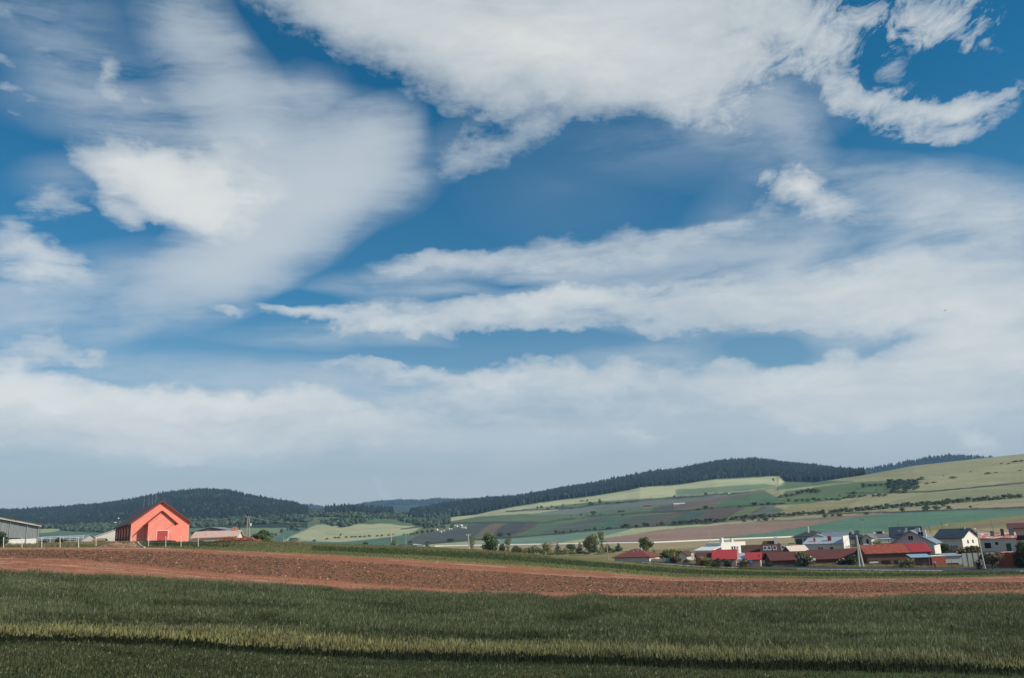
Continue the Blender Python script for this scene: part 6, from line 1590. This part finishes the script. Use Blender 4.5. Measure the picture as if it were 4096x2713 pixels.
def wire(label, pts, r=.02, sag=.6, m=None):
    pts = [np.array(p, float) for p in pts]; t = thing('power_line', label, 'wire', pts[0])
    mb = MB(); out = []
    for a, b in zip(pts[:-1], pts[1:]):
        for i in range(9):
            f = i / 8; q_ = a + (b - a) * f; q_[2] -= sag * 4 * f * (1 - f); out.append(q_ - pts[0])
    mb.tube(out, r, 4); mb.build('cable', m or FRAME_D, t)
wire('power line from behind the pink barn to the two-legged pole', [P(700, 2073, 232), A1], .03, .5, METAL_P)
wire('power line running right from the two-legged pole over the fields', [A1, P(1220, 2090, 420)], .03, .8, METAL_P)
wire('dark cable crossing the grey farmhouse to the leaning lamp pole', [P(3480, 2150, 200), P(3642, 2153, 196), LAMP_TOP], .03, .5)
wire('cable from the leaning lamp pole to the right over the patched roof', [LAMP_TOP, P(4200, 2150, 170)], .03, .4)
wire('faint cable crossing the dry field left of the white villa', [P(2428, 2180, 205), P(2620, 2201, 240), P(2815, 2185, 258)], .022, .5)

# ================================================================== small things
def heap(name, label, cat, u0, u1, vt, vb, Y, m, n, size, depth=3.0, flat=1.0, tones=None):
    a = P(u0, vb, Y); b = P(u1, vb, Y); c = (a + b) / 2; w = abs(b[0] - a[0]); h = solve_z(c[0], c[1], vt) - c[2]
    t = thing(name, label, cat, c)
    nx, ny = 26, 8; V = []
    for j in range(ny):
        for i in range(nx):
            x = (i / (nx - 1) - .5) * w; y = (j / (ny - 1) - .5) * depth
            e = max(0, 1 - abs(2 * i / (nx - 1) - 1) ** 2.4) * max(0, 1 - abs(2 * j / (ny - 1) - 1) ** 2)
            V.append((x, y, -.25 + (h + .2) * e ** .6 * (.62 + .6 * vnoise(np.array(i * .45 + u0), np.array(j * .5)))))
    F = [(j*nx+i, j*nx+i+1, (j+1)*nx+i+1, (j+1)*nx+i) for j in range(ny - 1) for i in range(nx - 1)]
    mesh_np('mound', V, F, m, True, parent=t)
    if n:
        V = np.array(V); q_ = V[rng.integers(0, len(V), n)] + rng.normal(0, .12, (n, 3)) * [1.5, 1, .3]
        q_ = q_[q_[:, 2] > -.05]
        o = chips('rubble', q_, size * rng.uniform(.5, 1.5, len(q_)), np.array(tones)[rng.integers(0, len(tones), len(q_))], M_clod, .7)
        o.parent = t
    return t
EARTH = mat('heaped_earth', (.24, .125, .085), var=.4, scale=3, col2=(.33, .21, .14), bump=.12, bscale=5, rough=1)
heap('earth_mound', 'low mound of dug brown earth in front of the pink barn\'s left corner', 'mound', 375, 572, 2166, 2196, 147, EARTH, 500, .10, 3.4, tones=[(.30,.17,.12),(.16,.09,.06),(.40,.30,.20)])
heap('rubble_heap', 'long heap of red brick rubble between the cottage and the round bush', 'heap', 852, 1050, 2149, 2169, 196, mat('rubble_base', (.22, .08, .06), var=.4, scale=4, bump=.1), 1500, .17, 3.0, tones=[(.36,.10,.07),(.26,.07,.055),(.45,.24,.18),(.15,.07,.05)])
heap('earth_heap', 'flat brown heap beside the white valley road', 'heap', 2196, 2232, 2168, 2175, 640, EARTH, 0, .2, 8)
# pale kerb line curling out of the mound
kb = thing('concrete_kerb', 'pale curved kerb edge between the earth mound and the barn grass', 'kerb', P(552, 2170, 150))
pts = [P(u, v, y) - np.array(kb.location) for u, v, y in ((550,2168,158),(556,2176,152),(565,2184,147),(578,2190,144))]
MB().tube(pts, .12, 5).build('edge', CONC_W, kb)
# old machinery: rusty drum with a teal hood and curved tin sheet
b = P(1185, 2184, 192); t = thing('old_machinery', 'rusty drum machine with a teal hood left in the grass right of the round bush', 'machine', b, -10)
RUST = mat('rust_red', (.27, .095, .065), var=.25, scale=3, rough=.9); TEALM = mat('teal_paint', (.07, .17, .17), var=.15, scale=3, rough=.6)
MB().tube([(-.2, -.6, .55), (-.2, .9, .55)], .85, 20).build('drum', RUST, t)
MB().tube([(-.2, -.68, .55), (-.2, -.60, .55)], .92, 20).tube([(-.2, .9, .55), (-.2, .98, .55)], .92, 20).build('drum_rim', mat('rust_pale', (.42, .25, .18), var=.2), t)
MB().add([(-1.9,-.2,1.15),(.5,-.2,1.15),(.5,1.2,1.15),(-1.9,1.2,1.15),(-1.6,-.1,1.85),(.3,-.1,1.75),(.3,1.1,1.75),(-1.6,1.1,1.85)], [(0,3,2,1),(4,5,6,7),(0,1,5,4),(1,2,6,5),(2,3,7,6),(3,0,4,7)]).build('hood', TEALM, t)
MB().slab([(-4.2,-.4,1.1),(-3.3,-.4,1.02),(-3.3,.8,1.02),(-4.2,.8,1.1)], .06).slab([(-3.3,-.4,1.02),(-2.4,-.4,.55),(-2.4,.8,.55),(-3.3,.8,1.02)], .06).slab([(-2.4,-.4,.55),(-1.0,-.4,.75),(-1.0,.8,.75),(-2.4,.8,.55)], .06).build('tin_sheet', RUST, t)
for x in (-3.6, -1.6, .3): MB().box(x, 0, -.2, x + .14, .14, 1.1).build('strut', FRAME_D, t)

# white dish-shaped board and bowl on a post beside the brick outhouse
b = P(2772, 2248, 204); t = thing('dish_post', 'white satellite dish and small white box on a post left of the brick outhouse', 'dish', b)
MB().tube([(0,0,-.4),(0,0,1.5)], .05, 6).build('post', METAL_P, t)
MB().tube([(0,-.1,1.75),(0,0,1.75)], .36, 14).build('dish', FRAME_W, t)
MB().ball((0, 0, 1.05), .38, .25, .14).build('box', FRAME_W, t)
b = P(2666, 2242, 214); t = thing('water_tank', 'small turquoise plastic tank in front of the yellowish bush', 'tank', b)
MB().box(-.75, -.3, -.3, .75, .4, .42).build('body', mat('turquoise_plastic', (.10, .26, .28), var=.1, rough=.5), t); MB().box(-.8, -.35, .422, .8, .45, .50).build('lid', MATS['turquoise_plastic'], t)
# play tent behind the brown house
b = P(3182, 2192, 276); t = thing('play_tent', 'blue-topped orange garden tent behind the maroon barn', 'tent', b, -20)
MB().add([(-1.4,-.8,.1),(1.5,-.8,.1),(1.5,1,.1),(-1.4,1,.1),(-1.1,-.6,1.1),(1.2,-.6,1.0),(1.2,.8,1.0),(-1.1,.8,1.1)], [(0,3,2,1),(4,5,6,7),(0,1,5,4),(1,2,6,5),(2,3,7,6),(3,0,4,7)]).build('side', mat('orange_cloth', (.62, .20, .11), var=.3, scale=2.5, col2=(.70, .45, .38)), t)
MB().slab([(-2.2,-.6,1.5),(-.2,-.6,1.62),(-.2,1,1.62),(-2.2,1,1.5)], .3).build('canopy', mat('blue_cloth', (.05, .20, .42), var=.15, scale=3), t)
for x in (-2.1, -.3): MB().tube([(x, 0, -.5), (x, 0, 1.5)], .05, 5).build('pole', FRAME_D, t)

# ---- parked car behind the maroon barn
def car(label, u0, u1, vb, Y, yaw, body_m, mirror=1):
    a = P(u0, vb, Y); a[2] = ground_xy(a[0], a[1]); t = thing('parked_car', label, 'car', a, yaw)
    Lc = abs(P(u1, vb, Y)[0] - a[0]); s_ = Lc / 4.4; Wd = 1.75 * s_
    prof = [(0,.30),(.02,.72),(.55,.88),(1.25,.95),(1.85,1.38),(3.1,1.42),(3.9,1.0),(4.35,.95),(4.4,.45),(4.3,.28)]
    n = len(prof); V = []
    for y, sh in ((0, .94), (.08, 1.0), (1.67, 1.0), (1.75, .94)):
        for x, z in prof:
            inset = .14 if z > 1.1 else 0
            yy = y + (inset if y < .5 else -inset)
            V.append((x * s_, yy * s_, z * s_ * (sh if z < .5 else 1)))
    F = [tuple(range(n)), tuple(range(4 * n - 1, 3 * n - 1, -1))] + [(k*n+i, (k+1)*n+i, (k+1)*n+(i+1) % n, k*n+(i+1) % n) for k in range(3) for i in range(n)]
    mesh_np('body', V, F, body_m, False, parent=t)
    g = MB()
    for y in (.11, 1.615): g.add([(x*s_, (y + o_)*s_, z*s_) for o_ in (0, .02) for x, z in ((1.42,1.0),(1.95,1.33),(3.05,1.36),(3.65,1.02))], [(0,1,2,3),(7,6,5,4),(0,4,5,1),(1,5,6,2),(2,6,7,3),(3,7,4,0)])
    g.build('side_window', GLASS, t)
    MB().add([(1.27*s_, .22*s_, .99*s_), (1.27*s_, 1.53*s_, .99*s_), (1.80*s_, 1.42*s_, 1.37*s_), (1.80*s_, .33*s_, 1.37*s_)], [(0,1,2,3)]).build('windscreen', GLASS, t)
    for x in (.85, 3.5):
        for y in (-.02, 1.59): 
            wh = MB().tube([(x*s_, y*s_, .32*s_), (x*s_, (y+.18)*s_, .32*s_)], .32*s_, 14).build('wheel', mat('tyre', (.02,.02,.02)), t)
            MB().tube([(x*s_, (y-.012)*s_, .32*s_), (x*s_, (y+.192)*s_, .32*s_)], .18*s_, 10).build('rim', METAL_P, wh)
    for y in (.15, 1.4): MB().box(-.02*s_, y*s_, .60*s_, .05*s_, (y+.22)*s_, .72*s_).build('headlight', FRAME_W, t)
    return t
car('silver-blue car parked in front of the tan bungalow wall', 3440, 3482, 2182, 284, -6, mat('silver_paint', (.42, .48, .54), var=.03, rough=.3, spec=.6, metal=.3))

# ---- people: one continuous skinned body, clothing as thin layers over it
def skinned(name, V, E, Rr, m, parent, sub=2):
    me = bpy.data.meshes.new(name); me.from_pydata(V, E, []); me.update()
    o = bpy.data.objects.new(name, me); COL.objects.link(o); o.parent = parent; me.materials.append(m)
    sk = o.modifiers.new('skin', 'SKIN'); sk.use_smooth_shade = True
    for i, r in enumerate(Rr): me.skin_vertices[0].data[i].radius = (r, r)
    me.skin_vertices[0].data[0].use_root = True
    sb = o.modifiers.new('sub', 'SUBSURF'); sb.levels = sub; sb.render_levels = sub
    return o
SKIN = mat('skin', (.50, .30, .22), var=.04, rough=.6); HAIR = mat('hair_dark', (.03, .022, .018), var=.1)
SHIRT = mat('pale_shirt', (.60, .60, .62), var=.08); TROU = mat('dark_trousers', (.025, .025, .03), var=.1); SHOE = mat('shoe_dark', (.02, .018, .016)); BLUE = mat('blue_jacket', (.02, .17, .42), var=.12)
def figure(name, label, loc, yaw, J, shirt, trou, group=None):
    """J: joints in metres: pelvis, chest, neck, head, then per side shoulder elbow wrist hand / hip knee ankle toe"""
    t = thing(name, label, 'person', loc, yaw, group)
    keys = ['pelvis','chest','neck','head','crown','sL','eL','wL','hL','sR','eR','wR','hR','pL','kL','aL','tL','pR','kR','aR','tR']
    V = [J[k] for k in keys]; ix = {k: i for i, k in enumerate(keys)}
    E = [('pelvis','chest'),('chest','neck'),('neck','head'),('head','crown'),('chest','sL'),('sL','eL'),('eL','wL'),('wL','hL'),('chest','sR'),('sR','eR'),('eR','wR'),('wR','hR'),('pelvis','pL'),('pL','kL'),('kL','aL'),('aL','tL'),('pelvis','pR'),('pR','kR'),('kR','aR'),('aR','tR')]
    rad = dict(pelvis=.13, chest=.14, neck=.055, head=.095, crown=.08, s=.06, e=.042, w=.03, h=.035, p=.09, k=.06, a=.04, t=.035)
    rr = [rad[k] if k in rad else rad[k[0]] for k in keys]
    skinned('body', V, [(ix[a], ix[b]) for a, b in E], rr, SKIN, t)
    sub_ = lambda ks, es, grow, nm, m: skinned(nm, [J[k] for k in ks], [(ks.index(a), ks.index(b)) for a, b in es], [(rad[k] if k in rad else rad[k[0]]) + grow for k in ks], m, t)
    sub_(['pelvis','chest','sL','eL','sR','eR'], [('pelvis','chest'),('chest','sL'),('sL','eL'),('chest','sR'),('sR','eR')], .022, 'shirt' if shirt is SHIRT else 'jacket', shirt)
    sub_(['pelvis','pL','kL','aL','pR','kR','aR'], [('pelvis','pL'),('pL','kL'),('kL','aL'),('pelvis','pR'),('pR','kR'),('kR','aR')], .02, 'trousers', trou)
    for s_ in 'LR':
        a = J['a' + s_]; q_ = J['t' + s_]
        MB().ball(((a[0]+q_[0])/2, (a[1]+q_[1])/2, min(a[2], q_[2]) - .01), .08 + abs(q_[0]-a[0])*.5, .06 + abs(q_[1]-a[1])*.5, .055).build('shoe', SHOE, t, True)
    h = J['crown']; hd = J['head']
    MB().ball((h[0], h[1] + .02, h[2] + .0), .098, .105, .085, 10, 6).build('hair', HAIR, t, True)
    return t
walk = dict(pelvis=(0,0,.93), chest=(.02,0,1.30), neck=(.03,0,1.48), head=(.05,0,1.58), crown=(.05,0,1.67), sL=(.0,.19,1.40), eL=(-.10,.23,1.13), wL=(-.02,.24,.90), hL=(.02,.24,.82),
            sR=(.04,-.19,1.40), eR=(.08,-.24,1.13), wR=(.22,-.22,.94), hR=(.27,-.21,.88), pL=(.0,.09,.88), kL=(.16,.09,.50), aL=(.20,.09,.09), tL=(.34,.09,.05),
            pR=(0,-.09,.88), kR=(-.06,-.09,.48), aR=(-.30,-.09,.13), tR=(-.19,-.09,.05))
p_ = P(3742, 2274, 178)
figure('person', 'person in a pale shirt and dark trousers walking along the lane', p_, 200, walk, SHIRT, TROU)
# cyclist in blue
p_ = P(3002, 2266, 190)
ride = dict(pelvis=(-.18,0,.98), chest=(.10,0,1.30), neck=(.22,0,1.44), head=(.30,0,1.52), crown=(.32,0,1.61), sL=(.12,.18,1.36), eL=(.30,.22,1.14), wL=(.45,.22,1.03), hL=(.50,.22,1.0),
            sR=(.12,-.18,1.36), eR=(.30,-.22,1.14), wR=(.45,-.22,1.03), hR=(.50,-.22,1.0), pL=(-.15,.09,.94), kL=(.22,.11,.78), aL=(.08,.12,.42), tL=(.22,.12,.38),
            pR=(-.15,-.09,.94), kR=(.16,-.11,.60), aR=(-.02,-.12,.22), tR=(.12,-.12,.16))
figure('person', 'person in a bright blue jacket riding a bicycle by the white blossom bush', p_, 8, ride, BLUE, mat('blue_trousers', (.02, .10, .28), var=.1))
b = thing('bicycle', 'dark bicycle under the rider in blue on the lane', 'bicycle', p_, 8)
TY = mat('tyre', (.02,.02,.02))
for x in (-.52, .52):
    ring = [(x + .33 * math.cos(a * math.pi / 8), 0, .34 + .33 * math.sin(a * math.pi / 8)) for a in range(17)]
    wh = MB().tube(ring, .025, 5, cap=False).build('wheel', TY, b)
    sp_ = MB()
    for a in range(6): sp_.tube([(x, 0, .34), (x + .32 * math.cos(a * math.pi / 3), 0, .34 + .32 * math.sin(a * math.pi / 3))], .006, 3)
    sp_.build('spokes', METAL_P, wh)
MB().tube([(-.52,0,.34),(-.1,0,.32),(.36,0,.82),(-.2,0,.82),(-.1,0,.32)], .022, 6).tube([(-.52,0,.34),(-.2,0,.82)], .015, 5).tube([(.52,0,.34),(.36,0,.95)], .02, 6).build('frame', FRAME_D, b)
MB().tube([(.42,-.25,1.0),(.38,0,.98),(.42,.25,1.0)], .018, 6).build('handlebar', METAL_P, b)
MB().ball((-.22, 0, .87), .13, .07, .04).build('saddle', FRAME_D, b)

# ---- birds in the sky
BIRD = mat('bird_dark', (.03, .03, .035), rough=.8)
def bird(u, v, wpx, Y, label, roll=0):
    c = P(u, v, Y); s_ = wpx * Y / FPX; t = thing('bird', label, 'bird', c, roll)
    MB().ball((0, 0, 0), .07 * s_, .22 * s_, .06 * s_, 8, 6).build('body', BIRD, t, True)
    for sg in (-1, 1):
        MB().slab([(0, -.10*s_, .03*s_), (sg*.25*s_, -.06*s_, .14*s_), (sg*.25*s_, .10*s_, .14*s_), (0, .12*s_, .03*s_)][::sg], .018*s_).slab([(sg*.25*s_, -.06*s_, .14*s_), (sg*.52*s_, .02*s_, .02*s_), (sg*.50*s_, .08*s_, .02*s_), (sg*.25*s_, .10*s_, .14*s_)][::sg], .015*s_).build('wing', BIRD, t)
    MB().add([(-.02*s_, .18*s_, 0), (.02*s_, .18*s_, 0), (.06*s_, .34*s_, 0), (-.06*s_, .34*s_, 0), (0, .26*s_, -.01*s_)], [(0,1,2,3), (0,4,1), (1,4,2), (2,4,3), (3,4,0)]).build('tail', BIRD, t)
bird(3780, 1243, 14, 220, 'dark bird gliding alone in the pale clouds on the right', 10)
bird(2277, 1105, 4, 300, 'tiny bird speck above the centre blue gap', 0)
bird(3062, 912, 4, 320, 'tiny bird, left one of the close pair', 0)
bird(3082, 911, 5, 320, 'tiny bird, right one of the close pair', 0)
